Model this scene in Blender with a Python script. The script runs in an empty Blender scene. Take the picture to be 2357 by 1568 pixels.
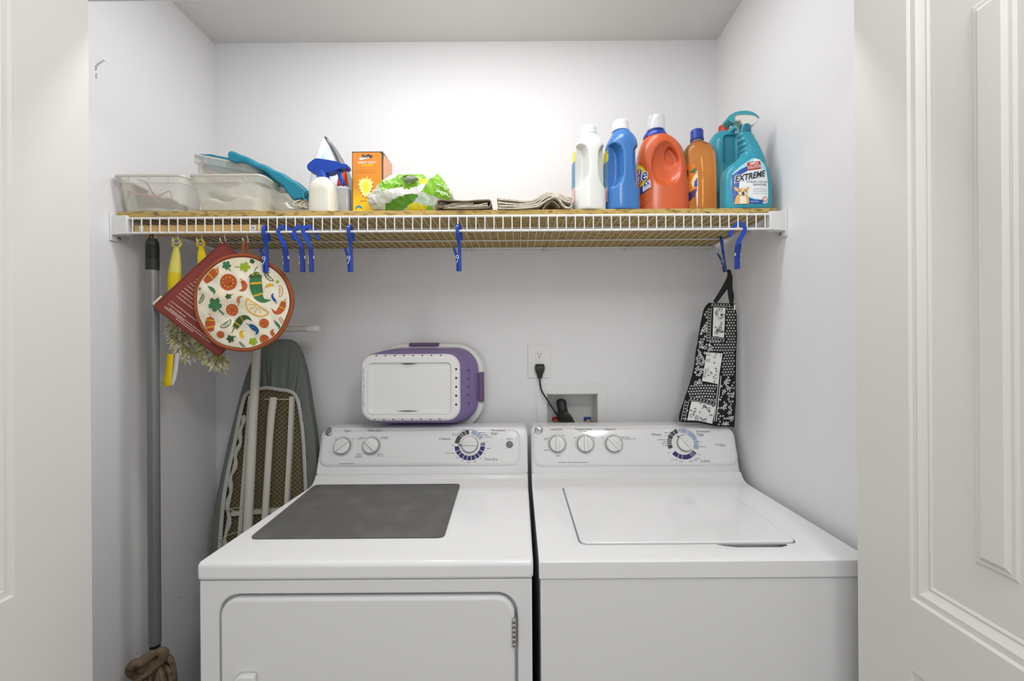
import bpy, bmesh, math, random
from math import sin, cos, pi, radians, sqrt, atan2, degrees
from mathutils import Vector, Matrix, noise
random.seed(7)
SC = bpy.context.scene
COL = SC.collection

# ------------------------------------------------------------------ camera
F = 983.0; VX, VY = 1195.0, 795.0; CZ = 1.36; ROLL = radians(0.38)
cam_d = bpy.data.cameras.new('camera'); cam = bpy.data.objects.new('camera', cam_d); COL.objects.link(cam)
cam_d.sensor_fit = 'HORIZONTAL'; cam_d.sensor_width = 36.0; cam_d.lens = 36.0*F/2357
cam_d.shift_x = (1178.5-VX)/2357; cam_d.shift_y = (VY-784.0)/2357
cam_d.clip_start = 0.02
cam.location = (0, 0, CZ); cam.rotation_euler = (pi/2, ROLL, 0)
SC.camera = cam
# ------------------------------------------------------------------ light
SC.view_settings.view_transform = 'Standard'; SC.view_settings.look = 'None'
SC.view_settings.gamma = 1.0; SC.view_settings.use_curve_mapping = False
SC.view_settings.exposure = 0.0
w = bpy.data.worlds.new('world'); SC.world = w; w.use_nodes = True
w.node_tree.nodes['Background'].inputs[0].default_value = (1.0, 1.0, 1.0, 1)
w.node_tree.nodes['Background'].inputs[1].default_value = .90
def lamp(name, kind, loc, energy, size, color=(1, 1, 1), rot=(0, 0, 0), shape=None):
    d = bpy.data.lights.new(name, kind); d.energy = energy; d.color = color
    if kind == 'POINT': d.shadow_soft_size = size
    else:
        d.size = size
        if shape: d.shape = shape
    o = bpy.data.objects.new(name, d); COL.objects.link(o); o.location = loc; o.rotation_euler = rot
    return o
_l = lamp('closet_lamp_wide', 'AREA', (-.18, 1.02, 2.44), 6.6, 1.2, (1.0, .998, .992), (radians(8), 0, 0), 'RECTANGLE'); _l.data.size_y = .10  # closet ceiling lamp, stretched sideways to spread its light evenly over the walls
lamp('closet_fill', 'POINT', (-.15, .98, 2.21), 1.2, .08, (1.0, .995, .985))  # unseen fill light added below the ceiling to balance closet brightness
lamp('hall_ceiling_lamp', 'POINT', (.45, -.10, 2.30), 17.0, .12, (1.0, .99, .975))
lamp('doorway_fill', 'POINT', (-.15, .45, 2.30), 4.6, .12, (1.0, .99, .98))  # extra fill added inside the doorway to tune brightness, not a fixture

# ------------------------------------------------------------------ helpers
def ray(px, py):
    u = (px-VX)/F; v = (VY-py)/F
    return u*cos(ROLL)+v*sin(ROLL), -u*sin(ROLL)+v*cos(ROLL)
def P(px, py, Y):
    a, b = ray(px, py)
    return Vector((a*Y, Y, CZ+b*Y))
def PL(px, py, y0, s):          # point on the sloping plane Y = y0 + s*z
    a, b = ray(px, py)
    Y = (y0+s*CZ)/(1-b*s)
    return Vector((a*Y, Y, CZ+b*Y))
def lin(c):
    c = c/255.0
    return c/12.92 if c <= .04045 else ((c+.055)/1.055)**2.4
def rgb(r, g, b): return (lin(r), lin(g), lin(b), 1)
MATS = {}
def mat(name, col, rough=.5, metal=0, trans=0, alpha=1, ior=1.45, spec=.5, bump=None, coat=0, sss=0, var=None):
    if name in MATS: return MATS[name]
    m = bpy.data.materials.new(name); m.use_nodes = True; nt = m.node_tree; b = nt.nodes['Principled BSDF']
    b.inputs['Base Color'].default_value = rgb(*col); b.inputs['Roughness'].default_value = rough
    b.inputs['Metallic'].default_value = metal; b.inputs['Transmission Weight'].default_value = trans
    b.inputs['Alpha'].default_value = alpha; b.inputs['IOR'].default_value = ior
    b.inputs['Specular IOR Level'].default_value = spec; b.inputs['Coat Weight'].default_value = coat
    if sss:
        b.inputs['Subsurface Weight'].default_value = sss; b.inputs['Subsurface Radius'].default_value = (.01, .01, .01)
    if bump or var:
        tc = nt.nodes.new('ShaderNodeTexCoord')
    if bump:
        n = nt.nodes.new('ShaderNodeTexNoise'); n.inputs['Scale'].default_value = bump[0]; n.inputs['Detail'].default_value = bump[2] if len(bump) > 2 else 3
        bp = nt.nodes.new('ShaderNodeBump'); bp.inputs['Strength'].default_value = bump[1]; bp.inputs['Distance'].default_value = .002
        nt.links.new(tc.outputs['Object'], n.inputs['Vector']); nt.links.new(n.outputs['Fac'], bp.inputs['Height']); nt.links.new(bp.outputs['Normal'], b.inputs['Normal'])
    if var:                     # (second colour, scale, low, high, stretch)
        n = nt.nodes.new('ShaderNodeTexNoise'); n.inputs['Scale'].default_value = var[1]; n.inputs['Detail'].default_value = 5
        r = nt.nodes.new('ShaderNodeValToRGB'); r.color_ramp.elements[0].color = rgb(*col); r.color_ramp.elements[1].color = rgb(*var[0])
        r.color_ramp.elements[0].position = var[2]; r.color_ramp.elements[1].position = var[3]
        mp = nt.nodes.new('ShaderNodeMapping'); mp.inputs['Scale'].default_value = var[4] if len(var) > 4 else (1, 1, 1)
        nt.links.new(tc.outputs['Object'], mp.inputs['Vector']); nt.links.new(mp.outputs['Vector'], n.inputs['Vector'])
        nt.links.new(n.outputs['Fac'], r.inputs['Fac']); nt.links.new(r.outputs['Color'], b.inputs['Base Color'])
    MATS[name] = m
    return m

def catmull(pts, n=6, closed=False):
    pts = [tuple(p) for p in pts]; out = []; N = len(pts); d = len(pts[0])
    def g(i): return pts[i % N] if closed else pts[max(0, min(N-1, i))]
    for i in range(N if closed else N-1):
        a, b, c, e = g(i-1), g(i), g(i+1), g(i+2)
        for j in range(n):
            t = j/n
            out.append(tuple(.5*(2*b[k]+(c[k]-a[k])*t+(2*a[k]-5*b[k]+4*c[k]-e[k])*t*t+(3*b[k]-a[k]-3*c[k]+e[k])*t**3) for k in range(d)))
    if not closed: out.append(pts[-1])
    return out
def rrect(x0, x1, z0, z1, r, n=6, rs=None):    # rounded rectangle, corner radii order: bl, br, tr, tl
    rs = rs or (r, r, r, r); out = []
    for (cx, cz, a0, q) in ((x0, z0, 180, rs[0]), (x1, z0, 270, rs[1]), (x1, z1, 0, rs[2]), (x0, z1, 90, rs[3])):
        sx = 1 if cx == x0 else -1; sz = 1 if cz == z0 else -1
        for i in range(n+1):
            a = radians(a0+90*i/n); out.append((cx+sx*q+q*cos(a), cz+sz*q+q*sin(a)))
    return out
def bm_box(bm, x0, x1, y0, y1, z0, z1, mi=0):
    v = [bm.verts.new((x, y, z)) for x in (x0, x1) for y in (y0, y1) for z in (z0, z1)]
    for f in ((0, 1, 3, 2), (4, 6, 7, 5), (0, 4, 5, 1), (2, 3, 7, 6), (0, 2, 6, 4), (1, 5, 7, 3)):
        bm.faces.new([v[i] for i in f]).material_index = mi
def bm_rings(bm, rs, cap=(True, True), closed=False, mi=0):
    vs = [[bm.verts.new(p) for p in r] for r in rs]; n = len(vs[0])
    m = len(vs)
    for i in range(m if closed else m-1):
        a, b = vs[i], vs[(i+1) % m]
        for j in range(n):
            try: bm.faces.new((a[j], a[(j+1) % n], b[(j+1) % n], b[j])).material_index = mi
            except ValueError: pass
    if not closed:
        if cap[0]: bm.faces.new(vs[0][::-1]).material_index = mi
        if cap[1]: bm.faces.new(vs[-1]).material_index = mi
    return vs
def bm_prism(bm, pts, a0, a1, axis='y', mi=0):
    f = {'y': lambda u, v, a: (u, a, v), 'x': lambda u, v, a: (a, u, v), 'z': lambda u, v, a: (u, v, a)}[axis]
    bm_rings(bm, [[f(u, v, a) for u, v in pts] for a in (a0, a1)], mi=mi)
def bm_tube(bm, pts, r, seg=8, closed=False, mi=0, flat=None, ref=None, cap=True):
    pts = [Vector(p) for p in pts]; N = len(pts)
    rr = list(r) if isinstance(r, (list, tuple)) else [r]*N
    tan = []
    for i in range(N):
        a = pts[(i-1) % N] if closed or i > 0 else pts[i]; b = pts[(i+1) % N] if closed or i < N-1 else pts[i]
        t = (b-a); tan.append(t.normalized() if t.length > 1e-9 else Vector((0, 0, 1)))
    t0 = tan[0]; nrm = Vector(ref) if ref else (Vector((0, 0, 1)) if abs(t0.z) < .9 else Vector((1, 0, 0)))
    rs = []
    for i in range(N):
        t = tan[i]
        if ref: nrm = Vector(ref)
        nrm = (nrm-t*nrm.dot(t))
        if nrm.length < 1e-6: nrm = t.orthogonal()
        nrm.normalize(); bi = t.cross(nrm)
        fa, fb = flat if flat else (1, 1)
        rs.append([pts[i]+(nrm*cos(2*pi*k/seg+pi/seg)*fa+bi*sin(2*pi*k/seg+pi/seg)*fb)*rr[i] for k in range(seg)])
    bm_rings(bm, rs, cap=(cap, cap), closed=closed, mi=mi)
def bm_lathe(bm, prof, seg=24, c=(0, 0, 0), axis='z', mi=0, cap=(True, True), sy=1):
    rs = []
    for r, h in prof:
        ring = []
        for k in range(seg):
            a = 2*pi*k/seg; x, y = r*cos(a), r*sin(a)*sy
            if axis == 'z': p = (x, y, h)
            elif axis == 'y': p = (x, h, y)
            else: p = (h, x, y)
            ring.append((p[0]+c[0], p[1]+c[1], p[2]+c[2]))
        rs.append(ring)
    bm_rings(bm, rs, cap=cap, mi=mi)
def bm_ball(bm, c, rx, ry, rz, mi=0, seg=14, rg=8):
    prof = [(cos(-pi/2+pi*i/rg), sin(-pi/2+pi*i/rg)) for i in range(rg+1)]
    prof[0] = (.02, -1); prof[-1] = (.02, 1)
    bm_rings(bm, [[(c[0]+rx*r*cos(2*pi*k/seg), c[1]+ry*r*sin(2*pi*k/seg), c[2]+rz*h) for k in range(seg)] for r, h in prof], mi=mi)
def poly_map(bm, poly, fn, mi=0, step=None):
    """a flat printed shape, cut on a grid and laid on the surface fn(u, v)"""
    t = bmesh.new()
    try: t.faces.new([t.verts.new((p[0], p[1], 0)) for p in poly])
    except ValueError: t.free(); return
    t.normal_update(); bmesh.ops.triangulate(t, faces=t.faces[:])
    if step:
        for ax in (0, 1):
            lo = min(p[ax] for p in poly); hi = max(p[ax] for p in poly); k = math.floor(lo/step)+1
            while k*step < hi:
                co = [0, 0, 0]; no = [0, 0, 0]; co[ax] = k*step; no[ax] = 1
                bmesh.ops.bisect_plane(t, geom=t.verts[:]+t.edges[:]+t.faces[:], plane_co=co, plane_no=no); k += 1
    mp = {v: bm.verts.new(fn(v.co.x, v.co.y)) for v in t.verts}
    for f in t.faces:
        try: bm.faces.new([mp[v] for v in f.verts]).material_index = mi
        except ValueError: pass
    t.free()
def text_bm(bm, s, size, fn, mi=0, bold=0.0, shear=0.0, align='CENTER', space=1.0, line=.9, sx=1.0):
    c = bpy.data.curves.new('t', 'FONT'); c.body = s; c.size = 1; c.offset = bold; c.shear = shear
    c.align_x = align; c.align_y = 'CENTER'; c.space_character = space; c.space_line = line; c.resolution_u = 3
    o = bpy.data.objects.new('t', c); me = bpy.data.meshes.new_from_object(o)
    vs = [bm.verts.new(fn(v.co.x*size*sx, v.co.y*size)) for v in me.vertices]
    for p in me.polygons:
        try: bm.faces.new([vs[i] for i in p.vertices]).material_index = mi
        except ValueError: pass
    bpy.data.objects.remove(o); bpy.data.curves.remove(c); bpy.data.meshes.remove(me)
def make(name, bm, mats, parent=None, bevel=0, seg=2, angle=40, loc=None, recalc=True, smooth=True, solid=0):
    if recalc: bmesh.ops.recalc_face_normals(bm, faces=bm.faces[:])
    me = bpy.data.meshes.new(name); bm.to_mesh(me); bm.free()
    return make_me(name, me, mats, parent, bevel, seg, angle, loc, smooth, solid)
def make_me(name, me, mats, parent=None, bevel=0, seg=2, angle=40, loc=None, smooth=True, solid=0):
    o = bpy.data.objects.new(name, me); COL.objects.link(o)
    if not isinstance(mats, (list, tuple)): mats = [mats]
    pass
    for m in mats: me.materials.append(m)
    if smooth:
        me.shade_smooth(); me.set_sharp_from_angle(angle=radians(angle))
    if solid:
        md = o.modifiers.new('solid', 'SOLIDIFY'); md.thickness = solid; md.offset = 0
    if bevel:
        md = o.modifiers.new('bevel', 'BEVEL'); md.width = bevel; md.segments = seg; md.limit_method = 'ANGLE'; md.angle_limit = radians(35)
    if parent: o.parent = parent
    if loc is not None: o.location = loc
    return o
def thing(name, label, cat, loc=(0, 0, 0), rotz=0, group=None):
    o = bpy.data.objects.new(name, None); COL.objects.link(o); o.empty_display_size = .05
    o.location = loc; o.rotation_euler = (0, 0, rotz); o['label'] = label; o['category'] = cat
    if group: o['group'] = group
    return o
def tag(o, label, cat, group=None):
    o['label'] = label; o['category'] = cat
    if group: o['group'] = group
    return o
def struct(o): o['kind'] = 'structure'; return o
def dup(root, loc, rotz=None, label=None):
    r = root.copy(); COL.objects.link(r); r.location = loc
    if rotz is not None: r.rotation_euler = (0, 0, rotz)
    if label: r['label'] = label
    for ch in list(root.children):
        c = ch.copy(); COL.objects.link(c); c.parent = r
        for g in ch.children:
            d = g.copy(); COL.objects.link(d); d.parent = c
    return r
def csg(base, cuts, voxel=0, smooth=0, fac=.5):
    """boolean a bmesh with others, optionally re-skin and smooth it; returns a plain mesh"""
    def tmp(b):
        bmesh.ops.recalc_face_normals(b, faces=b.faces[:])
        me = bpy.data.meshes.new('tmp'); b.to_mesh(me); b.free(); o = bpy.data.objects.new('tmp', me); COL.objects.link(o); return o
    b = tmp(base); cs = []
    if cuts and voxel:          # closed volumes: re-skin unions first so the solver sees clean input
        pass
    for c, op in cuts:
        co = tmp(c); cs.append(co); md = b.modifiers.new('b', 'BOOLEAN'); md.object = co; md.operation = op; md.solver = 'EXACT'
    if voxel:
        md = b.modifiers.new('r', 'REMESH'); md.mode = 'VOXEL'; md.voxel_size = voxel
    if smooth:
        md = b.modifiers.new('s', 'SMOOTH'); md.iterations = smooth; md.factor = fac
    dg = bpy.context.evaluated_depsgraph_get(); dg.update()
    me = bpy.data.meshes.new_from_object(b.evaluated_get(dg))
    for o in [b]+cs:
        m = o.data; bpy.data.objects.remove(o); bpy.data.meshes.remove(m)
    return me
def sgnpow(c, e): return math.copysign(abs(c)**e, c)
class Loft:
    """vertical stack of super-elliptic sections (z, rx, ry, cx, cy, n)"""
    def __init__(s, keys, steps=8):
        s.k = keys; s.rows = catmull(keys, steps)
    def at(s, z):
        r = s.rows
        if z <= r[0][0]: return r[0]
        for a, b in zip(r, r[1:]):
            if a[0] <= z <= b[0]:
                t = (z-a[0])/max(1e-9, b[0]-a[0]); return tuple(a[i]+(b[i]-a[i])*t for i in range(6))
        return r[-1]
    def front(s, x, z, off=.0008):
        _, rx, ry, cx, cy, n = s.at(z); x = max(cx-rx-off*.5, min(cx+rx+off*.5, x)); q = min(.999, abs((x-cx)/(rx+off)))
        return Vector((x, cy-(ry+off)*(1-q**n)**(1/n), z))
    def build(s, bm, seg=40, mi=0, cap=(True, True)):
        rs = []
        for z, rx, ry, cx, cy, n in s.rows:
            rs.append([(cx+max(rx, 1e-4)*sgnpow(cos(2*pi*k/seg), 2/n), cy+max(ry, 1e-4)*sgnpow(sin(2*pi*k/seg), 2/n), z) for k in range(seg)])
        bm_rings(bm, rs, mi=mi, cap=cap)

# ------------------------------------------------------------------ materials
wall_m = mat('painted_wall', (232, 232, 234), .62, bump=(170, .30, 2))
ceil_m = mat('painted_ceiling', (222, 222, 221), .8, bump=(120, .35, 3))
door_m = mat('door_paint', (219, 218, 213), .42, bump=(30, .02, 2))
floor_m = mat('floor_tile', (150, 142, 132), .5, bump=(20, .1, 3), var=((128, 120, 110), 3, .35, .65))
enamel = mat('white_enamel', (228, 228, 229), .13, spec=.5)
enamel_b = mat('white_enamel_body', (222, 222, 223), .25, spec=.5, bump=(2.2, .12, 1))
plast_w = mat('white_plastic', (226, 226, 225), .28)
wire_m = mat('white_vinyl_wire', (232, 232, 230), .35)
rubber = mat('black_rubber', (34, 34, 34), .55)
chrome = mat('chrome', (200, 200, 200), .18, metal=1)
ink = mat('grey_ink', (88, 90, 94), .6)
ink_l = mat('pale_grey_ink', (150, 152, 156), .6)
# ================================================================== room
XL, XR, YB, ZC = -1.122, .738, 1.58, 2.485
def slab(name, x0, x1, y0, y1, z0, z1, m):
    bm = bmesh.new(); bm_box(bm, x0, x1, y0, y1, z0, z1); return struct(make(name, bm, m, smooth=False))
slab('floor', -2.2, 2.2, -1.6, YB+.1, -.1, 0, floor_m)
slab('ceiling', -2.2, 2.2, -1.6, YB+.1, ZC, ZC+.1, ceil_m)
bm = bmesh.new(); bm_box(bm, XL-.1, XL, .80, YB+.1, 0, ZC)
def onleft(px, py):
    a, b = ray(px, py); return Vector((XL+.0005, XL/a, CZ+b*XL/a))
for sc in ([(218, 152), (223, 146), (232, 141), (237, 137), (244, 142), (239, 141), (230, 148), (224, 153), (222, 163), (219, 163)], [(219, 170), (223, 168), (223, 181), (220, 180)], [(150, 420), (151, 418), (152, 421)], [(412, 1372), (415, 1375), (411, 1378)]):
    poly_map(bm, sc, onleft, 1)
struct(make('wall_left', bm, [wall_m, mat('grey_scuff', (176, 176, 178), .8)], smooth=False))
slab('wall_right', XR, XR+.1, .80, YB+.1, 0, ZC, wall_m)
# back wall with the opening of the recessed supply box
BX0, BX1, BZ0, BZ1 = P(1258, 906, YB).x, P(1376, 906, YB).x, .93, P(1316, 906, YB).z
bm = bmesh.new()
bm_box(bm, XL, BX0, YB, YB+.1, 0, ZC); bm_box(bm, BX1, XR, YB, YB+.1, 0, ZC)
bm_box(bm, BX0, BX1, YB, YB+.1, BZ1, ZC); bm_box(bm, BX0, BX1, YB, YB+.1, 0, BZ0)
bmesh.ops.remove_doubles(bm, verts=bm.verts[:], dist=1e-5)
struct(make('wall_back', bm, wall_m, smooth=False))
# front wall: a short return on each side of the doorway and the header over it
bm = bmesh.new()
bm_box(bm, -2.2, -.872, .80, .85, 0, 2.05); bm_box(bm, .684, 2.2, .80, .85, 0, 2.05); bm_box(bm, -2.2, 2.2, .80, .85, 2.05, ZC)
struct(make('wall_front', bm, wall_m, smooth=False))

# the two door leaves, swung out square to the back wall
def door(name, X, side, s0, zb):
    """side +1: the panelled face looks towards +x (left leaf)"""
    t = thing(name, '', 'door', (X, .80, 0)); del t['label']; del t['category']; struct(t)
    W, H = .715, 2.03; bm = bmesh.new()
    def pt(s, z, d): return (-side*d, -s, z)         # s: distance from the closet edge, d: depth into the leaf
    panels = [(s0, .345, zb, 1.935), (s0, .345, .22, .83), (.455, .62, zb, 1.935), (.455, .62, .22, .83)]
    xs = sorted({0, W, *[p[0] for p in panels], *[p[1] for p in panels]}); zs = sorted({.012, H, .22, .83, zb, 1.935})
    for i in range(len(xs)-1):
        for j in range(len(zs)-1):
            if any(p[0] == xs[i] and p[1] == xs[i+1] and p[2] == zs[j] and p[3] == zs[j+1] for p in panels): continue
            bm.faces.new([bm.verts.new(pt(a, b, 0)) for a, b in ((xs[i], zs[j]), (xs[i+1], zs[j]), (xs[i+1], zs[j+1]), (xs[i], zs[j+1]))])
    prof = [(0, 0), (.004, .003), (.008, .0035), (.014, .0025), (.018, .005), (.026, .0085), (.030, .0075), (.034, .0095), (.070, .0095), (.104, .0090), (.108, .0065), (.113, .0060), (.119, .0020), (.122, .0018)]
    for a0, a1, b0, b1 in panels:
        k = min(1, (a1-a0)/2/.135)
        rs = [[pt(*p, d) for p in ((a0+q*k, b0+q), (a1-q*k, b0+q), (a1-q*k, b1-q), (a0+q*k, b1-q))] for q, d in prof]
        bm_rings(bm, rs, cap=(False, True))
    T = .035
    bm_rings(bm, [[pt(a, b, d) for a, b in ((0, .012), (W, .012), (W, H), (0, H))] for d in (0, T)], cap=(False, True))
    bmesh.ops.remove_doubles(bm, verts=bm.verts[:], dist=1e-5)
    make('door_leaf', bm, door_m, t, angle=25)
    for z in (.25, 1.05, 1.85):
        b2 = bmesh.new(); bm_lathe(b2, [(.006, z-.045), (.006, z+.045)], 10, (-side*(T+.004), .004, 0)); make('hinge', b2, chrome, t)
    return t
door('door_1', P(208, 780, .80).x, 1, .122, .967)
door('door_2', P(1971, 780, .80).x, -1, .107, .945)

# ================================================================== washer and dryer
ZD = .919; YF = .874; YC = 1.385; ZK = .945; TK = .35
def FPt(px, py, off=0):         # pixel -> point on the console face plane
    a, b = ray(px, py); Y = (YC-off+(CZ-ZK)*TK)/(1-b*TK)
    return Vector((a*Y, Y, CZ+b*Y))
UP = Vector((0, TK, 1)).normalized(); NO = Vector((0, -1, TK)).normalized()
def on_face(o, k=0):
    return lambda u, v: o+Vector((u, 0, 0))+UP*v+NO*k
def appliance(name, label, x0, x1, rtr):
    t = thing(name, label, name.split('_')[-1] if name != 'washing_machine' else 'washer', ((x0+x1)/2, 1.19, 0)); ox = Vector(t.location)
    inv = lambda v: Vector(v)-ox
    def part(n, bm, m, par=t, **k):
        bmesh.ops.translate(bm, verts=bm.verts[:], vec=-ox); return make(n, bm, m, par, **k)
    # deck: profile in y-z swept across, softly bevelled
    prof = [(YF, .881), (YF, ZD-.004), (YF+.008, ZD), (1.335, ZD), (1.352, ZD+.002), (1.366, ZD+.008), (1.376, ZD+.017), (1.382, ZK), (1.50, ZK), (1.50, .881)]
    top = bmesh.new(); bm_prism(top, prof, x0, x1, 'x')
    return t, ox, part, top
def console(t, ox, part, x0, x1, rtl, rtr, px):
    """px: face panel outline in pixels (x0, x1, ytop, ybottom)"""
    H = .151
    out = rrect(x0, x1, 0, H, 0, 8, (.004, .004, rtr, rtl))
    bm = bmesh.new()
    def q(u, s, d):             # d: distance behind the face
        p = Vector((u, YC, ZK))+UP*s; return (p.x, p.y+d, p.z-0.0)
    inner = rrect(x0+.006, x1-.006, .0, H-.006, 0, 8, (.004, .004, max(.001, rtr-.006), max(.001, rtl-.006)))
    inner2 = rrect(x0+.002, x1-.002, .0, H-.002, 0, 8, (.004, .004, max(.001, rtr-.002), max(.001, rtl-.002)))
    rs = [[q(u, s, 0) for u, s in inner], [q(u, s, .002) for u, s in inner2], [q(u, s, .007) for u, s in out], [(u, 1.50, q(u, s, 0)[2]) for u, s in out]]
    bm_rings(bm, rs); c = part('console', bm, enamel, angle=50)
    # raised control panel
    a0, b0 = FPt(px[0], px[3]), FPt(px[1], px[2])
    s0 = (a0.z-ZK)/UP.z; s1 = (b0.z-ZK)/UP.z
    def ring(g, k, r):
        return [tuple(Vector((u, YC, ZK))+UP*s+NO*k) for u, s in rrect(a0.x+g, b0.x-g, s0+g, s1-g*.3, 0, 8, (r, r, r*.9, r*.9))]
    bm = bmesh.new(); bm_rings(bm, [ring(-.004, 0, .030), ring(-.001, .003, .028), ring(.003, .006, .026), ring(.008, .007, .024)], cap=(False, True))
    part('control_panel', bm, enamel, angle=60)
    return c
K0 = .0072   # height of the panel face over the console face
def knob(part, px, py, ang, name='knob', r=.0252, par=None, base_r=.0325):
    o = FPt(px, py, .0); f = lambda u, v, k: o+Vector((u, 0, 0))+UP*v+NO*k
    b = bmesh.new(); prof = [(base_r, K0-.001), (base_r, K0+.0012), (base_r-.003, K0+.0018), (r, K0+.0018)]
    bm_rings(b, [[f(q*cos(2*pi*i/32), q*sin(2*pi*i/32), k) for i in range(32)] for q, k in prof])
    kb = part('knob', b, [mat('dial_surround', (196, 197, 199), .3)])
    b = bmesh.new(); prof = [(r*.98, K0+.001), (r, K0+.004), (r, K0+.010), (r*.93, K0+.0135), (r*.5, K0+.015), (.001, K0+.0152)]
    bm_rings(b, [[f(q*cos(2*pi*i/32), q*sin(2*pi*i/32), k) for i in range(32)] for q, k in prof], cap=(True, False))
    ca, sa = cos(radians(ang)), sin(radians(ang))
    gp = [(-r*1.0, .0055), (-r*.4, .0062), (r*.5, .005), (r*1.08, .0025)]
    rs = []
    for u, wd in gp:
        hgt = K0+.022 if abs(u) < r*.8 else K0+.019
        rs.append([f(u*ca-v*sa, u*sa+v*ca, k) for v, k in ((-wd*1.35, K0+.011), (wd*1.35, K0+.011), (wd*.75, hgt), (-wd*.75, hgt))])
    bm_rings(b, rs); part('grip', b, plast_w, par=kb, bevel=.0012, angle=50)
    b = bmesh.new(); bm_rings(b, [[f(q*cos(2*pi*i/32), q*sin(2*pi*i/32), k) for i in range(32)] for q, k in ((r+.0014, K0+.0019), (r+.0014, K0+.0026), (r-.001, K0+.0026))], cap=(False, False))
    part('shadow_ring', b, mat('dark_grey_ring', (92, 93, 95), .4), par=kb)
    return kb
def dial_ring(bm, px, py, segs, r0, r1, mids, k=K0+.0006):
    o = FPt(px, py)
    for a0, a1, mi in segs:
        n = max(2, int(abs(a1-a0)/5)); vs = []
        for q in (r0, r1):
            vs.append([bm.verts.new(o+Vector((1.04*q*cos(radians(a0+(a1-a0)*i/n)), 0, 0))+UP*1.02*q*sin(radians(a0+(a1-a0)*i/n))+NO*k) for i in range(n+1)])
        for i in range(n): bm.faces.new((vs[0][i], vs[0][i+1], vs[1][i+1], vs[1][i])).material_index = mi
def cuts(a0, a1, ticks, mi, g=3.0):
    ed = [a0]; out = []
    for t in sorted(ticks, reverse=a1 < a0): ed += [t]
    ed.append(a1); s = 1 if a1 > a0 else -1
    for i in range(len(ed)-1):
        out.append((ed[i]+(s*g/2 if i else 0), ed[i+1]-(s*g/2 if i < len(ed)-2 else 0), mi))
    return out
ring_dk = mat('charcoal_print', (72, 72, 73), .5); ring_nv = mat('navy_print', (44, 46, 104), .5); ring_lb = mat('pale_blue_print', (160, 172, 200), .5)
ring_gb = mat('slate_print', (120, 122, 146), .5)
def tx(bm, s, px, py, h, mi=0, **k):
    text_bm(bm, s, h*.86/F*1.43, on_face(FPt(px, py), K0+.0005), mi, **k)
def smudge(bm, px, py, wpx, mi=1, h=2.2):      # tiny caption too small to read: a row of little marks
    o = FPt(px, py); kk = 1.42/F; x = -wpx/2
    while x < wpx/2:
        l = random.uniform(1.2, 2.6)
        poly_map(bm, [(x*kk, -h/2*kk), ((x+l)*kk, -h/2*kk), ((x+l)*kk, h/2*kk*random.uniform(.4, 1)), (x*kk, h/2*kk)], on_face(o, K0+.0004), mi); x += l+random.choice((.7, .7, .9, 2.2))
def badge(part, px, py):
    o = FPt(px, py); f = lambda q, a, k: o+Vector((q*cos(a), 0, 0))+UP*q*sin(a)+NO*k; b = bmesh.new()
    bm_rings(b, [[f(q, 2*pi*i/28, k) for i in range(28)] for q, k in ((.0138, K0-.002), (.0138, K0+.001), (.0128, K0+.002), (.0115, K0+.0024), (.001, K0+.0034))], cap=(True, False))
    bd = part('badge', b, chrome)
    b = bmesh.new(); bm_rings(b, [[f(q, 2*pi*i/28, K0+.0036) for i in range(28)] for q in (.0113, .0105)], cap=(False, False))
    text_bm(b, 'GE', .0145, on_face(o, K0+.0038), 0, bold=.01, shear=.25, sx=.85)
    part('lettering', b, mat('dark_engraving', (60, 62, 62), .4), par=bd)

# ---------------------------------------------------------------- dryer
DX0, DX1 = -.664, .026
t, ox, part, top = appliance('clothes_dryer', 'white front-loading dryer on the left with a grey mat on its top', DX0, DX1, .02)
part('top_panel', top, enamel, bevel=.007, seg=3)
# body with door opening
dx0, dx1, dz1 = P(507, 1380, YF).x, P(1184, 1372, YF).x, P(850, 1376, YF).z
body = bmesh.new(); bm_box(body, DX0+.003, DX1-.003, YF+.004, 1.50, .012, .8795)
cut = bmesh.new(); bm_prism(cut, rrect(dx0-.006, dx1+.006, .255, dz1+.006, .042, 8), YF-.02, YF+.019, 'y')
me = csg(body, [(cut, 'DIFFERENCE')])
me.transform(Matrix.Translation(-ox)); make_me('body', me, enamel_b, t, bevel=.003)
b = bmesh.new(); bm_prism(b, rrect(dx0, dx1, .261, dz1, .037, 8), YF-.002, YF+.0185, 'y')
dd = part('door', b, enamel_b, bevel=.006, seg=3)
hz = P(570, 1553, YF-.01).z
b = bmesh.new()
bm_prism(b, [(u, v) for u, v in rrect(P(548, 1555, YF).x, P(594, 1555, YF).x, hz-.11, hz, .006, 6, (.006, .006, .005, .016))], YF-.016, YF-.002, 'y')
part('door_handle', b, plast_w, par=dd, bevel=.004, seg=3)
for zz in ((1420, 1486),):
    za, zb = P(1182, zz[0], YF).z, P(1182, zz[1], YF).z; hx = P(1183, 1450, YF).x
    for dz in (0, -.44):
        b = bmesh.new(); n = 6
        for i in range(n):
            h0 = zb+(za-zb)*i/n; bm_lathe(b, [(.0036, h0+dz+.0006), (.0042, h0+dz+.0016), (.0042, h0+dz+(za-zb)/n-.0016), (.0036, h0+dz+(za-zb)/n-.0006)], 10, (hx, YF-.004, 0))
        bm_box(b, hx-.006, hx+.006, YF-.001, YF+.003, zb+dz, za+dz); part('hinge', b, chrome)
b = bmesh.new(); bm_box(b, DX0+.02, DX1-.02, YF+.03, 1.46, 0, .02); part('base', b, rubber)
console(t, ox, part, DX0, DX1, .030, .022, (735, 1195, 990, 1073))
knob(part, 791, 1028, 38); knob(part, 857, 1027, 140)
kb = knob(part, 1082, 1024, 180, r=.0262, base_r=.0275)
b = bmesh.new(); o = FPt(1060, 1025)
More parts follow.
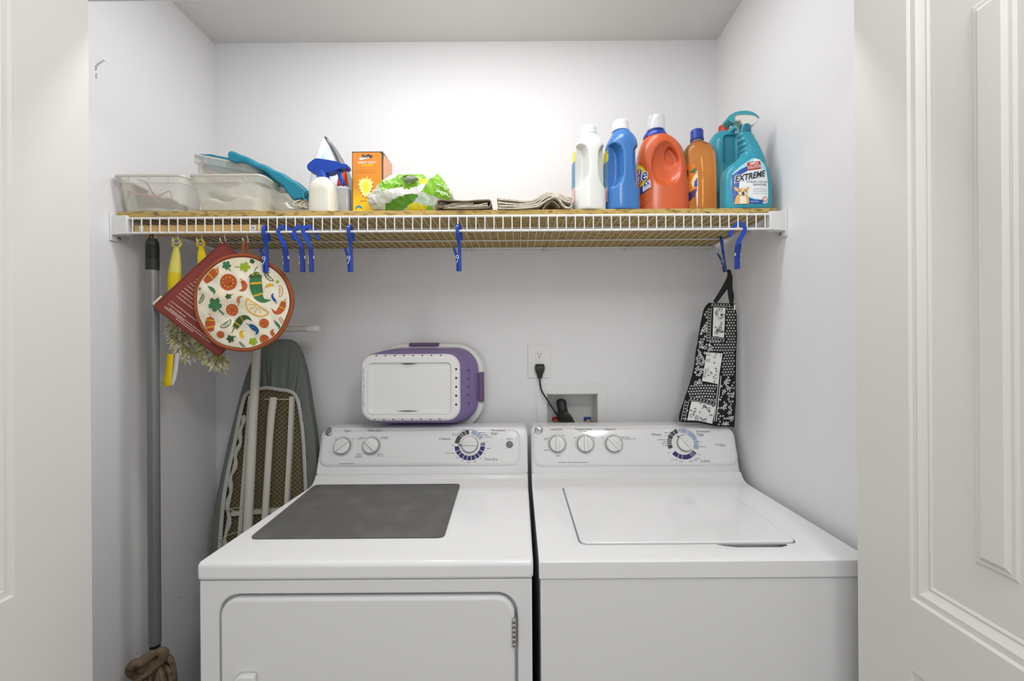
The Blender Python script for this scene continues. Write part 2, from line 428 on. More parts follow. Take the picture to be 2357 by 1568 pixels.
poly_map(b, [(-.007, .0005), (.006, -.0045), (.006, .0055)], on_face(o, K0+.0022), 0); part('pointer', b, ring_dk)
b = bmesh.new(); o = FPt(1173, 1024); bm_rings(b, [[tuple(o+Vector((q*cos(2*pi*i/24), 0, 0))+UP*q*sin(2*pi*i/24)+NO*k) for i in range(24)] for q, k in ((.0112, K0-.001), (.0112, K0+.002), (.0095, K0+.0045), (.005, K0+.006), (.0005, K0+.0065))], cap=(True, False))
part('start_button', b, mat('grey_button', (120, 121, 122), .25))
b = bmesh.new()
RM = [ink, ink_l, ring_dk, ring_nv, ring_lb, ring_gb]
dial_ring(b, 1082, 1025, cuts(95, 173, (112, 126, 136), 2)+cuts(84, 28, (58, 44), 4)+[(10, -4, 5)]+cuts(-7, -174, (-27, -47, -64, -82, -99, -117, -137, -154), 3), .0345, .0485, None)
part('dial_scale', b, RM, recalc=False); b = bmesh.new()
tx(b, 'Signal', 802, 992.5, 8, shear=.2); tx(b, 'Fabric Care', 864, 992, 8, shear=.2)
tx(b, 'Cottons', 1024, 1011, 9, shear=.12, bold=.004); tx(b, 'Permanent\nPress', 1131, 995, 8.5, align='LEFT'); tx(b, 'Time Dry', 1130, 1058, 9, shear=.1)
for a, c, wd in ((776, 1011, 5), (814, 1011, 4), (836, 1008, 12), (832, 1011, 16), (886, 1007, 16), (887, 1010, 18), (829, 1046, 12), (829, 1050, 12), (826, 1053, 15), (877, 1046, 14), (876, 1050, 12), (800, 1068, 33), (1085, 991, 4), (1070, 990, 14), (1064, 995, 13), (1051, 999, 20), (1049, 1003, 15), (1111, 997, 14), (1118, 1002, 14), (1124, 1007, 16), (1043, 1026, 4), (1037, 1044, 20), (1053, 1054, 5), (1065, 1061, 4), (1079, 1065, 5), (1093, 1063, 4), (1106, 1056, 4), (1116, 1045, 4), (1125, 1033, 10), (1121, 1018, 3), (1173, 1011, 12), (1135, 1001, 9)): smudge(b, a, c, wd)
part('lettering', b, [ink, ink_l], recalc=False)
badge(part, 760, 995)

# ---------------------------------------------------------------- washer
WX0, WX1 = .0375, .7155
t, ox, part, top = appliance('washing_machine', 'white top-loading washing machine with a closed lid, right of the dryer', WX0, WX1, .03)
lx0, lx1, ly0, ly1 = .1335, .612, .945, 1.325
cut = bmesh.new(); bm_prism(cut, rrect(lx0-.0035, lx1+.0035, ly0-.0035, ly1+.003, .02, 8), ZD-.010, ZD+.03, 'z')
# finger recess at the front right of the lid
cut2 = bmesh.new(); bm_prism(cut2, [(.400, ly0+.02), (.425, ly0-.001), (.445, ly0-.012), (.470, ly0-.019), (.565, ly0-.019), (.584, ly0-.012), (.592, ly0+.03)], ZD-.034, ZD+.03, 'z')
me = csg(top, [(cut, 'DIFFERENCE'), (cut2, 'DIFFERENCE')]); me.transform(Matrix.Translation(-ox)); make_me('top_panel', me, enamel, t, bevel=.004, seg=3)
b = bmesh.new(); bm_prism(b, rrect(lx0, lx1, ly0, ly1, .018, 8), ZD-.0055, ZD+.0035, 'z'); part('lid', b, enamel, bevel=.003, seg=3)
b = bmesh.new(); bm_box(b, WX0+.003, WX1-.003, YF+.004, 1.50, .012, .8795); part('body', b, enamel_b, bevel=.003)
b = bmesh.new(); bm_box(b, WX0+.02, WX1-.02, YF+.03, 1.46, 0, .02); part('base', b, rubber)
console(t, ox, part, WX0, WX1, .016, .040, (1229, 1684, 985, 1073))
knob(part, 1282, 1023, 90); knob(part, 1346, 1023, 92); knob(part, 1411, 1023, 135)
knob(part, 1575, 1021, 130, r=.0262, base_r=.0275)
b = bmesh.new(); o = FPt(1558, 1006)
poly_map(b, [(-.004, .004), (.002, -.004), (.005, .001)], on_face(o, K0+.0022), 0); part('pointer', b, ring_dk)
b = bmesh.new()
dial_ring(b, 1570, 1022, cuts(107, 200, (124, 140, 160, 168, 176, 184), 2, 2.6)+cuts(99, -23, (92, 66, 60, 15, 0), 4, 2.6)+cuts(-38, -140, (-46, -53, -60, -100, -117), 3, 2.6), .0355, .0495, None)
part('dial_scale', b, RM, recalc=False); b = bmesh.new()
tx(b, 'Load Size', 1279.5, 989, 8.5); tx(b, 'Temperature', 1342, 989, 8.5); tx(b, 'Options', 1403.5, 989, 8.5)
tx(b, 'Whites', 1509, 1001.5, 9); tx(b, 'Permanent\nPress', 1601, 997.5, 8.5, align='LEFT'); tx(b, 'Colors', 1610, 1062, 9, align='LEFT')
for a, c, wd in ((1342, 994, 20), (1280, 1001, 7), (1295, 1003, 9), (1256, 1010, 8), (1256, 1013, 8), (1257, 1037, 9), (1284, 1050, 9), (1343, 1001, 9), (1323, 1008, 6), (1365, 1008, 6), (1385, 1008, 5), (1436, 1007.5, 20), (1443, 1011, 34), (1305, 1065, 38), (1333, 1065, 20), (1348, 1065, 8), (1561, 992, 3), (1572, 993, 10), (1588, 998, 11), (1594, 1002, 8), (1535, 997, 14), (1533, 1003, 8), (1522, 1013, 18), (1529, 1017, 8), (1526, 1021, 12), (1528, 1026, 9), (1538, 1043, 5), (1608, 1018, 7), (1615, 1029, 15), (1606, 1047, 4), (1603, 1056, 9), (1599, 1060, 10), (1589, 1063, 8), (1550, 1059, 15), (1565, 1063, 7), (1610, 1004, 8), (1655, 1024, 24), (1659, 1027, 16)): smudge(b, a, c, wd)
part('lettering', b, [ink, ink_l], recalc=False)
badge(part, 1240, 991)

# grey mat lying on the dryer: its back edge climbs the curve below the console
b = bmesh.new(); zt = ZD+.0005
q = [P(573, 1238, .975), P(1022, 1235, .975), P(1061, 1107, 1.362), P(735, 1107, 1.362)]
c0 = Vector((sum(p.x for p in q)/4, sum(p.y for p in q)/4, 0)); b_ = []
def xy(px, py):
    a, bb = ray(px, py); Y = (zt+.004-CZ)/bb; return (a*Y, Y)
mc = [xy(573, 1238), xy(1022, 1235), (xy(1060, 1112)[0], 1.352), (xy(735, 1112)[0]-.006, 1.352)]
def rpoly(c, r, n=6):
    out = []; N = len(c)
    for i in range(N):
        p, a, bb = Vector(c[i]), Vector(c[i-1]), Vector(c[(i+1) % N]); u = (a-p).normalized()*r; v = (bb-p).normalized()*r
        for k in range(n+1):
            t_ = k/n; out.append(tuple(p+u*(1-t_)**2+v*t_**2))
    return out
bm_rings(b, [[(x-c0.x, y-c0.y, z) for x, y in rpoly(mc, .018)] for z in (.0, .004)])
tag(make('rubber_mat', b, mat('grey_rubber', (92, 91, 89), .62, bump=(300, .2, 2), var=((104, 103, 101), 14, .45, .7)), loc=(c0.x, c0.y, zt), bevel=.0012), 'thin dark grey rubber mat lying on top of the dryer', 'mat')
# ================================================================== wire shelf and boards
SF = 1.18; SZ = 1.7175; ZB = SZ+.0040; BT = .0150; ZT = ZB+BT        # front rod, deck height, board underside, board top
t = thing('wire_shelf', 'long white wire shelf with a front lip spanning the closet under the boards', 'shelf', (0, 0, 0))
zl = P(1000, 532, SF).z
deck = bmesh.new(); lip = bmesh.new()
x0, x1 = XL+.022, XR-.022
for (y, z, r) in ((SF, SZ, .0033), (SF, zl, .0033)): bm_tube(lip, [(x0, y, z), (x1, y, z)], r, 8)
for (y, z, r) in ((1.29, SZ-.003, .0022), (1.444, SZ-.003, .0022), (1.556, SZ-.003, .0026)): bm_tube(deck, [(x0, y, z), (x1, y, z)], r, 6)
x = x0+.012
while x < x1:
    bm_tube(deck, [(x, SF, SZ+.001), (x, 1.562, SZ+.001)], .0013, 5)
    bm_tube(lip, [(x, SF-.003, SZ+.001), (x, SF-.0035, zl-.001)], .0016, 5); x += .0249
make('wire_deck', deck, wire_m, t); make('front_lip', lip, wire_m, t)
for X, s in ((XL, 1), (XR, -1)):
    b = bmesh.new()       # side channel that hides the wire ends, with its wall plate
    w_ = .046
    bm_prism(b, [(X+s*.002, zl-.007), (X+s*w_, zl-.004), (X+s*w_, SZ+.007), (X+s*.002, SZ+.007)], SF-.008, SF+.012, 'y')
    bm_prism(b, [(SF-.010, zl-.022), (SF+.02, zl-.022), (SF+.05, zl-.004), (SF+.05, SZ+.016), (SF-.010, SZ+.016)], min(X, X+s*.005), max(X, X+s*.005), 'x')
    make('end_bracket', b, plast_w, t, bevel=.0015)
    b = bmesh.new(); bm_lathe(b, [(.005, X), (.005, X+s*.009), (.0015, X+s*.010)], 12, (0, SF+.012, zl-.013), 'x')
    make('screw', b, chrome, t)
for px in (1080, 1254, 1444, 1640, 880, 700):
    p = P(px, 566, 1.566); b = bmesh.new(); bm_box(b, p.x-.006, p.x+.006, 1.553, YB-.0005, SZ-.012, SZ-.0055); bm_tube(b, [(p.x, 1.556, SZ-.004), (p.x, 1.552, SZ-.012), (p.x, 1.564, SZ-.019)], .0016, 6)
    make('wall_clip', b, plast_w, t)
osb = mat('particle_board', (190, 162, 96), .75, bump=(140, .6, 4), var=((104, 82, 42), 85, .50, .72, (.5, 1, 1.6)))
def xat(px, Y): return P(px, 483, Y).x
seams = [XL+.012, xat(627, SF), xat(1127, SF), xat(1281, SF), xat(1603, SF), XR-.020]
lb = ['particle board at the far left of the shelf, under the clear bins', 'longest particle board on the shelf, under the orange box and green pack',
      'short particle board under the cream towel', 'particle board under the white jug, blue jug and orange jug', 'particle board at the right end under the teal bottles']
for i in range(5):
    a, c = seams[i]+.0002, seams[i+1]-.0002; dz = 0
    b = bmesh.new(); bm_box(b, a, c, SF+(.004 if i else 0), 1.574, 0, BT)
    tag(make('shelf_board', b, osb, loc=(0, 0, ZB), bevel=.0008, seg=1), lb[i], 'board', 'particle boards laid on the wire shelf')
# wooden hook rail under the shelf, left
RY = 1.186; rz1, rz0 = SZ-.016, P(400, 534, RY).z-.002; ra, rb_ = P(306, 520, RY).x, P(604, 520, RY).x
t = thing('hook_rail', 'pale wooden rail with cup hooks tied under the left end of the wire shelf', 'hook rail', ((ra+rb_)/2, RY+.015, rz0)); ox = Vector(t.location)
b = bmesh.new(); bm_box(b, ra-ox.x, rb_-ox.x, -.012, .030, 0, rz1-rz0); make('rail', b, mat('pine_wood', (222, 186, 122), .5, var=((196, 152, 84), 8, .4, .75, (.5, 4, 12))), t, bevel=.001)
for px in (324, 583):
    c = P(px, 520, RY); b = bmesh.new(); x = c.x-ox.x
    bm_box(b, x-.0065, x+.0065, -.0145, -.012, .004, .020); make('clip', b, plast_w, t, bevel=.001)
    b = bmesh.new(); bm_lathe(b, [(.0025, -.0160), (.0025, -.0140)], 10, (x, 0, .012), 'y'); make('screw', b, chrome, t)
HK = {}
for px in (354, 407, 462, 515, 567):
    x = P(px, 548, RY+.015).x; b = bmesh.new(); X = x-ox.x
    pts = catmull([(X, .004, .002), (X, .004, -.010), (X+.001, .007, -.018), (X, .004, -.0245), (X-.002, -.003, -.027), (X-.003, -.0095, -.022), (X-.0035, -.0105, -.014)], 5)
    bm_tube(b, pts, .0014, 7); make('cup_hook', b, plast_w, t); HK[px] = Vector((x, RY+.013, rz0-.0262))

# ================================================================== clothespin hangers
blue_p = mat('royal_blue_plastic', (26, 66, 162), .3)
KP = SF/F
def pin_parts(t, flip=1, lev=-1):
    """a hook in the local x-z plane; its clip opens square to it, towards lev * y"""
    def C(p, y=0): return (p[0]*KP*flip, y, -p[1]*KP)
    def D(q, z, x=0): return ((6+x)*KP*flip, lev*q*KP, -z*KP)
    w = .0036
    path = catmull([(21, 20), (19, 10), (13, -3), (4, -9), (-6, -7), (-11, 2), (-9, 12), (-2, 24), (3, 36), (5, 48), (6, 60), (6, 74), (6, 76)], 5)
    N = len(path); b = bmesh.new(); rs = []
    for i, p in enumerate(path):
        wd = 3.9+(.7 if i > N*.45 else 0); a = Vector(path[max(0, i-1)]); c = Vector(path[min(N-1, i+1)]); n = Vector((-(c-a).y, (c-a).x)).normalized()*wd
        rs.append([C((p[0]+n.x, p[1]+n.y), -w), C((p[0]-n.x, p[1]-n.y), -w), C((p[0]-n.x, p[1]-n.y), w), C((p[0]+n.x, p[1]+n.y), w)])
    bm_rings(b, rs); make('hook_arm', b, blue_p, t, bevel=.0008, seg=1)
    b = bmesh.new()
    bm_rings(b, [[D(q, z, x) for q, z in ((-3.2, 74), (2.2, 74), (2.6, 94), (-3.4, 95))] for x in (-5, 5)]); make('jaw', b, blue_p, t, bevel=.0007, seg=1)
    b = bmesh.new()
    bm_rings(b, [[D(q, z, x) for q, z in ((12.5, 38), (16.5, 39), (9, 62), (7.5, 76), (7, 95), (3.2, 94), (3, 76), (4.2, 60))] for x in (-4.4, 4.4)]); make('lever_jaw', b, mat('dark_blue_plastic', (22, 52, 138), .35), t, bevel=.0007, seg=1)
    b = bmesh.new()
    for x in (-5.4, 5.4):
        bm_tube(b, [D(4.2+3.0*cos(2*pi*i/14), 62+3.0*sin(2*pi*i/14), x) for i in range(14)], .0008, 5, closed=True)
    bm_tube(b, [D(1.2, 63, -5.6), D(3, 70, -5.8), D(6.5, 77, -5.2)], .0008, 5); bm_tube(b, [D(4.2, 59.5, -5.4), D(4.2, 59.5, 5.4)], .0010, 5)
    make('spring', b, wire_m, t)
pins = [(611, 100, 'blue hook clothespin hanging over the upper right edge of the round pot holder'), (653, 8, 'blue hook clothespin first to the right of the round pot holder'),
        (690, 12, 'blue hook clothespin in the middle of three close together, partly overlapped on its right'), (710, 18, 'blue hook clothespin at the right of three close together'),
        (806, 94, 'blue hook clothespin alone below the orange duster box, left of the middle'), (1056, 82, 'blue hook clothespin alone below the brown folded towel')]
g = 'blue hook clothespins on the shelf rod'; rodz = zl+.0033
protos = {}
for px, az, lab in pins:
    x = P(px, 531, SF).x; side = az > 45
    if side not in protos:
        protos[side] = thing('clothespin_hanger', lab, 'clothespin', (x, SF, rodz), radians(az), g); pin_parts(protos[side], 1, 1 if side else -1)
    else: dup(protos[side], (x, SF, rodz), radians(az), lab)
x = P(1702, 528, SF).x
t = thing('clothespin_hanger', 'blue hook clothespin at the right end of the shelf rod, facing left', 'clothespin', (x, SF, rodz), radians(-6), g); pin_parts(t, -1, -1)
PB = P(1660, 553, 1.444)
t = thing('clothespin_hanger', 'dark blue hook clothespin gripping the strap of the black and white bag', 'clothespin', (PB.x, 1.444, SZ-.001), radians(60), g)
pin_parts(t, 1, 1); t.rotation_euler = (radians(-6), radians(-8), radians(60))

# ================================================================== mop
mx = HK[354].x; my = RY+.010
t = thing('mop', 'grey-handled mop with black grip and brown strings hanging by the left wall', 'mop', (mx, my, 0))
b = bmesh.new(); zz0, zz1 = P(355, 1482, my).z, P(355, 622, my).z; bm_tube(b, [(0, 0, zz0), (0, 0, zz1+.01)], .0145, 20)
make('pole', b, mat('grey_metal_pole', (128, 128, 129), .35, metal=.3), t)
b = bmesh.new(); zt_ = P(355, 548, my).z; prof = [(.0155, zz1)]
n = 9; zs0, zs1 = zz1+.028, zt_-.022
prof += [(.0158, zz1+.02)]
for i in range(n):
    z = zs0+(zs1-zs0)*i/n; d = (zs1-zs0)/n; prof += [(.0158, z), (.0158, z+d*.55), (.0142, z+d*.65), (.0142, z+d*.9)]
prof += [(.0155, zs1), (.0145, zt_-.012), (.010, zt_-.002), (.004, zt_)]
bm_lathe(b, prof, 22); g_ = make('grip', b, rubber, t, angle=30)
b = bmesh.new(); bm_tube(b, catmull([(-.004, -.004, zt_-.004), (-.004, -.002, zt_+.006), (.000, .000, zt_+.010), (.004, -.002, zt_+.006), (.004, -.004, zt_-.004)], 4), .0016, 6); make('hanging_loop', b, rubber, g_)
za = P(355, 1490, my).z; zb_ = P(355, 1508, my).z
b = bmesh.new(); bm_lathe(b, [(.0125, za-.002), (.0125, zz0+.002)], 18); make('collar', b, rubber, t)
b = bmesh.new(); bm_lathe(b, [(.017, zb_-.03), (.0155, zb_), (.0135, za)], 18); make('socket', b, mat('grey_socket', (150, 150, 150), .4), t)
strm = mat('brown_mop_string', (158, 138, 114), .95, bump=(700, 1.0, 4), var=((108, 90, 72), 60, .35, .7)); b = bmesh.new()
random.seed(3)
for k in range(90):
    a = random.uniform(0, 2*pi); q = random.uniform(.3, 1); L = random.uniform(.26, .34); zt0 = zb_-.02+random.uniform(-.02, .012)
    rx, ry = .052*q, .040*q
    pts = catmull([(.012*cos(a), .012*sin(a), zt0), (rx*.85*cos(a), ry*.85*sin(a), zt0-.012), (rx*1.02*cos(a+.08), ry*1.02*sin(a+.08), zt0-.07), (rx*1.05*cos(a), ry*1.05*sin(a), zt0-.17), (rx*.95*cos(a-.1), ry*.95*sin(a-.1), zt0-L)], 4)
    bm_tube(b, pts, .0055, 6)
make('mop_strings', b, strm, t)
b = bmesh.new(); pts = catmull([(-.038, -.022, zb_-.055), (-.040, -.03, zb_-.03), (-.022, -.034, zb_-.012), (.002, -.036, zb_-.010), (.020, -.032, zb_+.004), (.030, -.026, zb_+.012), (.037, -.018, zb_+.004), (.034, -.02, zb_-.014), (.014, -.038, zb_-.036), (-.010, -.044, zb_-.052), (-.026, -.040, zb_-.066)], 5)
bm_tube(b, pts, [.010+.004*sin(i*.25) for i in range(len(pts))], 10); bm_ball(b, (0, -.014, zb_-.028), .036, .026, .030)
bmesh.ops.translate(b, verts=b.verts[:], vec=(0, 0, .014)); make('string_wrap', b, mat('brown_mop_band', (140, 120, 98), .95, bump=(500, 1.0, 4), var=((104, 84, 64), 50, .35, .7)), t)

# ================================================================== yellow dusters
yel = mat('yellow_plastic', (240, 212, 28), .35); yel_l = mat('pale_yellow_plastic', (238, 228, 112), .35)
fl1 = mat('cream_fluff', (238, 235, 218), .9, sss=.2); fl2 = mat('yellow_green_fluff', (212, 208, 130), .9, sss=.2)
def feather(bm, spine, rad, n, seed):
    random.seed(seed); sp = catmull(spine, 8); N = len(sp)
    for k in range(n):
        i = random.randrange(N-1); c = Vector(sp[i]); R = rad(i/(N-1))
        d = Vector((random.gauss(0, 1), random.gauss(0, .7)-.15, random.gauss(-.35, .6))).normalized()
        L = R*random.uniform(.45, 1.0); side = d.cross(Vector((random.gauss(0, 1), random.gauss(0, 1), random.gauss(0, 1)))).normalized()
        w = random.uniform(.0024, .0054); q = []
        for s in (0, .35, .7, 1.0):
            p = c+d*L*s+Vector((0, 0, -.35*L*s*s)); ww = w*(.6, 1, .9, .15)[(0, .35, .7, 1.0).index(s)]
            q.append((bm.verts.new(p-side*ww), bm.verts.new(p+side*ww+d.cross(side)*ww*.6)))
        m = 0 if random.random() < .62 else 1
        for a, c2 in zip(q, q[1:]): bm.faces.new((a[0], a[1], c2[1], c2[0])).material_index = m
def duster(px, Y, label, ring_y, ring_r, hand, hmat, split, spine, rad, n, tail, seed):
    h = HK[px]; t = thing('duster', label, 'duster', (h.x, Y, h.z)); o = Vector(t.location)
    def L(x, y, dy=0): p = P(x, y, Y); return (p.x-o.x, dy, p.z-o.z)
    k = Y/F; b = bmesh.new(); c = L(px, ring_y); rr = ring_r*k
    bm_tube(b, [(c[0]+rr*cos(2*pi*i/24), 0, c[2]+rr*sin(2*pi*i/24)) for i in range(24)], .0036, 10, closed=True)
    pts = [L(*p[:2]) for p in hand]; rad_ = [p[2]*k for p in hand]
    pts = catmull([(*p, r) for p, r in zip(pts, rad_)], 5)
    up = [p for p in pts if p[2] > L(0, split)[2]-.010]; dn = [p for p in pts if p[2] <= L(0, split)[2]+.004]
    bm_tube(b, [p[:3] for p in up], [p[3] for p in up], 14, flat=(1, .62), ref=(1, 0, 0))
    hh = make('handle', b, hmat, t)
    if dn:
        b = bmesh.new(); bm_tube(b, [p[:3] for p in dn], [p[3]*1.02 for p in dn], 14, flat=(1, .62), ref=(1, 0, 0)); make('handle_sleeve', b, yel, hh)
    b = bmesh.new(); feather(b, [L(*s, .034) for s in spine], rad, n, seed); make('fluffy_head', b, [fl1, fl2], t, recalc=False)
    if tail:
        b = bmesh.new(); bm_tube(b, [L(*p[:2]) for p in tail], [p[2]*k for p in tail], 12, flat=(1, .45), ref=(1, 0, 0)); make('fork_arm', b, yel, t)
        b = bmesh.new(); bm_tube(b, [L(p[0]+14+i*-1.0, p[1]-2, .004) for i, p in enumerate(tail)], [5*k]*(len(tail)-1)+[3*k], 10, flat=(1, .45), ref=(1, 0, 0)); make('fork_arm', b, plast_w, t, )
    return t
duster(407, RY+.034, 'long yellow duster with cream fluff, second from the left on the hooks', 559.5, 9.8, [(406, 570, 6), (405, 590, 10), (403, 618, 13.5), (401, 645, 14.2), (400, 680, 12.5), (398, 700, 10)], yel_l, 631,
       [(392, 712), (388, 745), (396, 790), (410, 815)], lambda s: .036-.010*abs(s-.4), 1500, [(392, 815, 7.5), (389, 850, 7.8), (386, 872, 9), (383, 884, 10.5), (382, 889, 6)], 5)
duster(462, RY+.036, 'yellow duster hanging behind the red square pot holder, third on the hooks', 560, 8.3, [(463, 569, 5), (464, 582, 9), (466, 600, 11), (466, 620, 10), (464, 650, 8), (462, 680, 7)], yel, 2000,
       [(448, 770), (460, 800), (478, 822), (488, 832)], lambda s: .036, 1100, None, 9)

# ================================================================== pot holders
k = 1.186/F
h = HK[567]; YR = RY+.009
t = thing('round_pot_holder', 'round cream pot holder printed with chillies, tomatoes and lemon wedges, orange rim', 'pot holder', (h.x, YR, h.z), radians(5)); o = Vector(t.location); kr = YR/F
def RZ(X, Y): p = P(440+X/6.03, 560+Y/6.03, YR); return (p.x-o.x, p.z-o.z)
cx, cz = RZ(735, 826)
def rag(a): return 1+.012*sin(3*a+1)+.008*sin(5*a)+.006*sin(9*a+2)
Rx, Rz = 636/6.03*kr, 655/6.03*kr
def wrink(x, z):
    n = noise.noise(Vector((x*22, z*22, 3)))*.0058+noise.noise(Vector((x*60, z*50, 8)))*.0022
    q = ((x-cx)/Rx)**2+((z-cz)/Rz)**2
    return -.0075*max(0, 1-q)+n*max(0, 1-q**3)
def face(off): return lambda u, v: Vector((u, wrink(u, v)-.004-off, v))
prt = lambda n, c: mat('print_'+n, c, .85, bump=(900, .3, 2))
pm = [mat('cream_cotton', (238, 230, 208), .9, bump=(900, .3, 2), var=((226, 206, 170), 9, .5, .85)), prt('green', (66, 122, 78)), prt('lime', (150, 178, 40)), prt('red', (188, 88, 46)), prt('yellow', (226, 176, 40)), prt('blue', (40, 88, 138)), prt('pink', (200, 120, 90)), prt('dark_green', (60, 92, 50))]
b = bmesh.new()
disc = [(cx+Rx*.955*rag(2*pi*i/72)*cos(2*pi*i/72), cz+Rz*.955*rag(2*pi*i/72)*sin(2*pi*i/72)) for i in range(72)]
poly_map(b, disc, face(0), 0, .006)
lay = [0]
def put(poly, mi, l=1):
    q = []
    for X, Y in poly:
        x, z = RZ(X, Y); e = sqrt(((x-cx)/Rx)**2+((z-cz)/Rz)**2)
        if e > .94: x = cx+(x-cx)*.94/e; z = cz+(z-cz)*.94/e
        q.append((x, z))
    poly_map(b, q, face(.0005*l+.0002), mi, .008)
def circ(X, Y, rx, ry=None, n=22, a0=0, a1=360): ry = ry or rx; return [(X+rx*cos(radians(a0+(a1-a0)*i/n)), Y+ry*sin(radians(a0+(a1-a0)*i/n))) for i in range(n)]
def ribbon(path, ws, mi, l=1, n=5):
    pts = catmull([(p[0], p[1], w_) for p, w_ in zip(path, ws)], n); A, B = [], []
    for i, p in enumerate(pts):
        a = Vector(pts[max(0, i-1)][:2]); c = Vector(pts[min(len(pts)-1, i+1)][:2]); nn = Vector((-(c-a).y, (c-a).x)).normalized()*p[2]
        A.append((p[0]+nn.x, p[1]+nn.y)); B.append((p[0]-nn.x, p[1]-nn.y))
    put(A+B[::-1], mi, l); return pts
def stem(path, mi, w_=6): ribbon(path, [w_]*(len(path)-1)+[w_*1.4], mi, 2)
def chili(path, ws, mi, stripes=(), smi=4, st=None, stmi=None):
    if ws[0] > 8:
        a_, b_ = Vector(path[0]), Vector(path[1]); q_ = a_-(b_-a_).normalized()*ws[0]*.5; q2_ = a_-(b_-a_).normalized()*ws[0]*.28
        path = [tuple(q_), tuple(q2_)]+list(path); ws = [ws[0]*.25, ws[0]*.78]+list(ws)
    pts = ribbon(path, ws, mi)
    for s in stripes:
        i = int((.12+.88*s)*(len(pts)-2)); p = Vector(pts[i][:2]); d = (Vector(pts[i+1][:2])-p).normalized(); nn = Vector((-d.y, d.x)); wv = pts[i][2]*.98; A, B = [], []
        for j in range(9):
            u = -1+2*j/8; off = (6 if j % 2 else -6)*min(1, wv/50); A.append(tuple(p+nn*wv*u+d*(off-wv*.17))); B.append(tuple(p+nn*wv*u+d*(off+wv*.17)))
        put(A+B[::-1], smi, 2)
    if st: stem(st, stmi if stmi is not None else mi, max(4, ws[0]*.16))
def tomato(X, Y, r):
    put(circ(X, Y, r, r*1.0), 3); put(circ(X, Y, r*.92), 3, 1)
    n = 9 if r > 70 else 8
    for i in range(n):
        a = 2*pi*i/n+.2; c_, s_ = cos(a), sin(a); put([(X+r*(.6*c_+.13*cos(q)*c_-.07*sin(q)*s_), Y+r*(.6*s_+.13*cos(q)*s_+.07*sin(q)*c_)) for q in [2*pi*j/8 for j in range(8)]], 4, 2)
def leaf(X, Y, r, mi, ang, st=None):
    pts = []
    for i in range(60):
        a = 2*pi*i/60; q = r*(.48+.40*abs(cos(2.5*a))**.8+.16*((a*12/pi) % 1)); pts.append((X+q*cos(a+ang), Y+q*sin(a+ang)))
    put(pts, mi)
    if st: stem([(X, Y), st], mi, max(4, r*.07))
def lemon(A, B, bulge, mi, w_=5, full=True):
    A, B = Vector(A), Vector(B); M = (A+B)/2; d = (B-A)/2; n = Vector((-d.y, d.x))*bulge
    arc = [M-d*cos(pi*i/16)+n*sin(pi*i/16) for i in range(17)]
    ribbon([tuple(p) for p in arc], [w_]*17, mi, 1, 1); ribbon([tuple(A), tuple(M), tuple(B)], [w_*.8]*3, mi, 1, 1)
    for i in (3, 6, 9, 12): p = arc[i]; ribbon([tuple(M+(p-M)*.2), tuple(M+(p-M)*.82)], [w_*.55]*2, mi, 1, 1)
for a in ((555, 550, 114), (605, 930, 80), (1023, 1112, 65), (1020, 1333, 63), (450, 1270, 50)): tomato(*a)
chili([(910, 425), (915, 500), (920, 580), (935, 670), (960, 750), (1020, 800), (1112, 788)], [48, 80, 84, 76, 56, 30, 3], 1, (.2, .42, .68), 4, [(905, 435), (888, 380), (925, 325)])
put([(820, 490), (835, 440), (880, 422), (940, 422), (990, 450), (1000, 490), (975, 470), (950, 500), (915, 475), (870, 500), (850, 475)], 7, 2)
chili([(395, 395), (350, 430), (290, 490), (235, 545)], [46, 58, 52, 38], 3, (.35, .72), 4, [(385, 400), (415, 370), (398, 332)])
chili([(315, 1055), (310, 1110), (312, 1170), (330, 1225)], [48, 65, 58, 34], 3, (.45, .85), 4, [(315, 1060), (325, 1010), (296, 982)])
chili([(1275, 815), (1258, 880), (1215, 950), (1165, 960), (1120, 905)], [30, 44, 38, 18, 3], 3, (.25, .5), 4, [(1280, 820), (1305, 770)])
chili([(640, 1175), (680, 1110), (735, 1050), (810, 1035), (868, 1080)], [34, 48, 42, 24, 3], 7, (.25, .45, .65), 4, [(630, 1170), (600, 1245)])
chili([(300, 615), (335, 645), (370, 685), (368, 725)], [12, 24, 18, 2], 1, st=[(305, 618), (278, 604)])
chili([(745, 540), (770, 600), (755, 650), (698, 668)], [26, 34, 24, 2], 3, st=[(748, 545), (725, 500)])
chili([(760, 745), (705, 760), (690, 800), (700, 838)], [2, 16, 22, 18], 6, st=[(693, 835), (688, 870)])
chili([(1155, 695), (1130, 725), (1150, 775), (1178, 808)], [2, 12, 17, 12], 5, st=[(1172, 800), (1188, 835)])
chili([(835, 1140), (880, 1170), (930, 1220), (905, 1275)], [20, 36, 26, 2], 5, st=[(838, 1140), (795, 1120)])
chili([(1058, 605), (1090, 582), (1125, 580), (1145, 605)], [16, 22, 14, 2], 4, st=[(1062, 605), (1035, 622)])
chili([(755, 1218), (715, 1235), (722, 1280), (748, 1310)], [2, 18, 24, 14], 4)
chili([(1165, 1090), (1195, 1130), (1220, 1165), (1208, 1195)], [12, 20, 14, 2], 1, st=[(1170, 1092), (1150, 1070)])
chili([(1150, 1192), (1118, 1225), (1135, 1270), (1160, 1305)], [2, 18, 26, 14], 3, st=[(1155, 1300), (1172, 1338)])
leaf(385, 858, 105, 1, .3, (490, 995)); leaf(520, 315, 66, 1, .2, (580, 395)); leaf(762, 335, 76, 2, 0, (630, 335)); leaf(565, 748, 42, 7, .5, (620, 715))
leaf(575, 1330, 58, 7, .6, (655, 1290)); leaf(868, 1365, 62, 2, .2, (900, 1430)); leaf(852, 252, 38, 7, .1); leaf(1190, 532, 24, 2, .3); leaf(170, 640, 26, 1, 0)
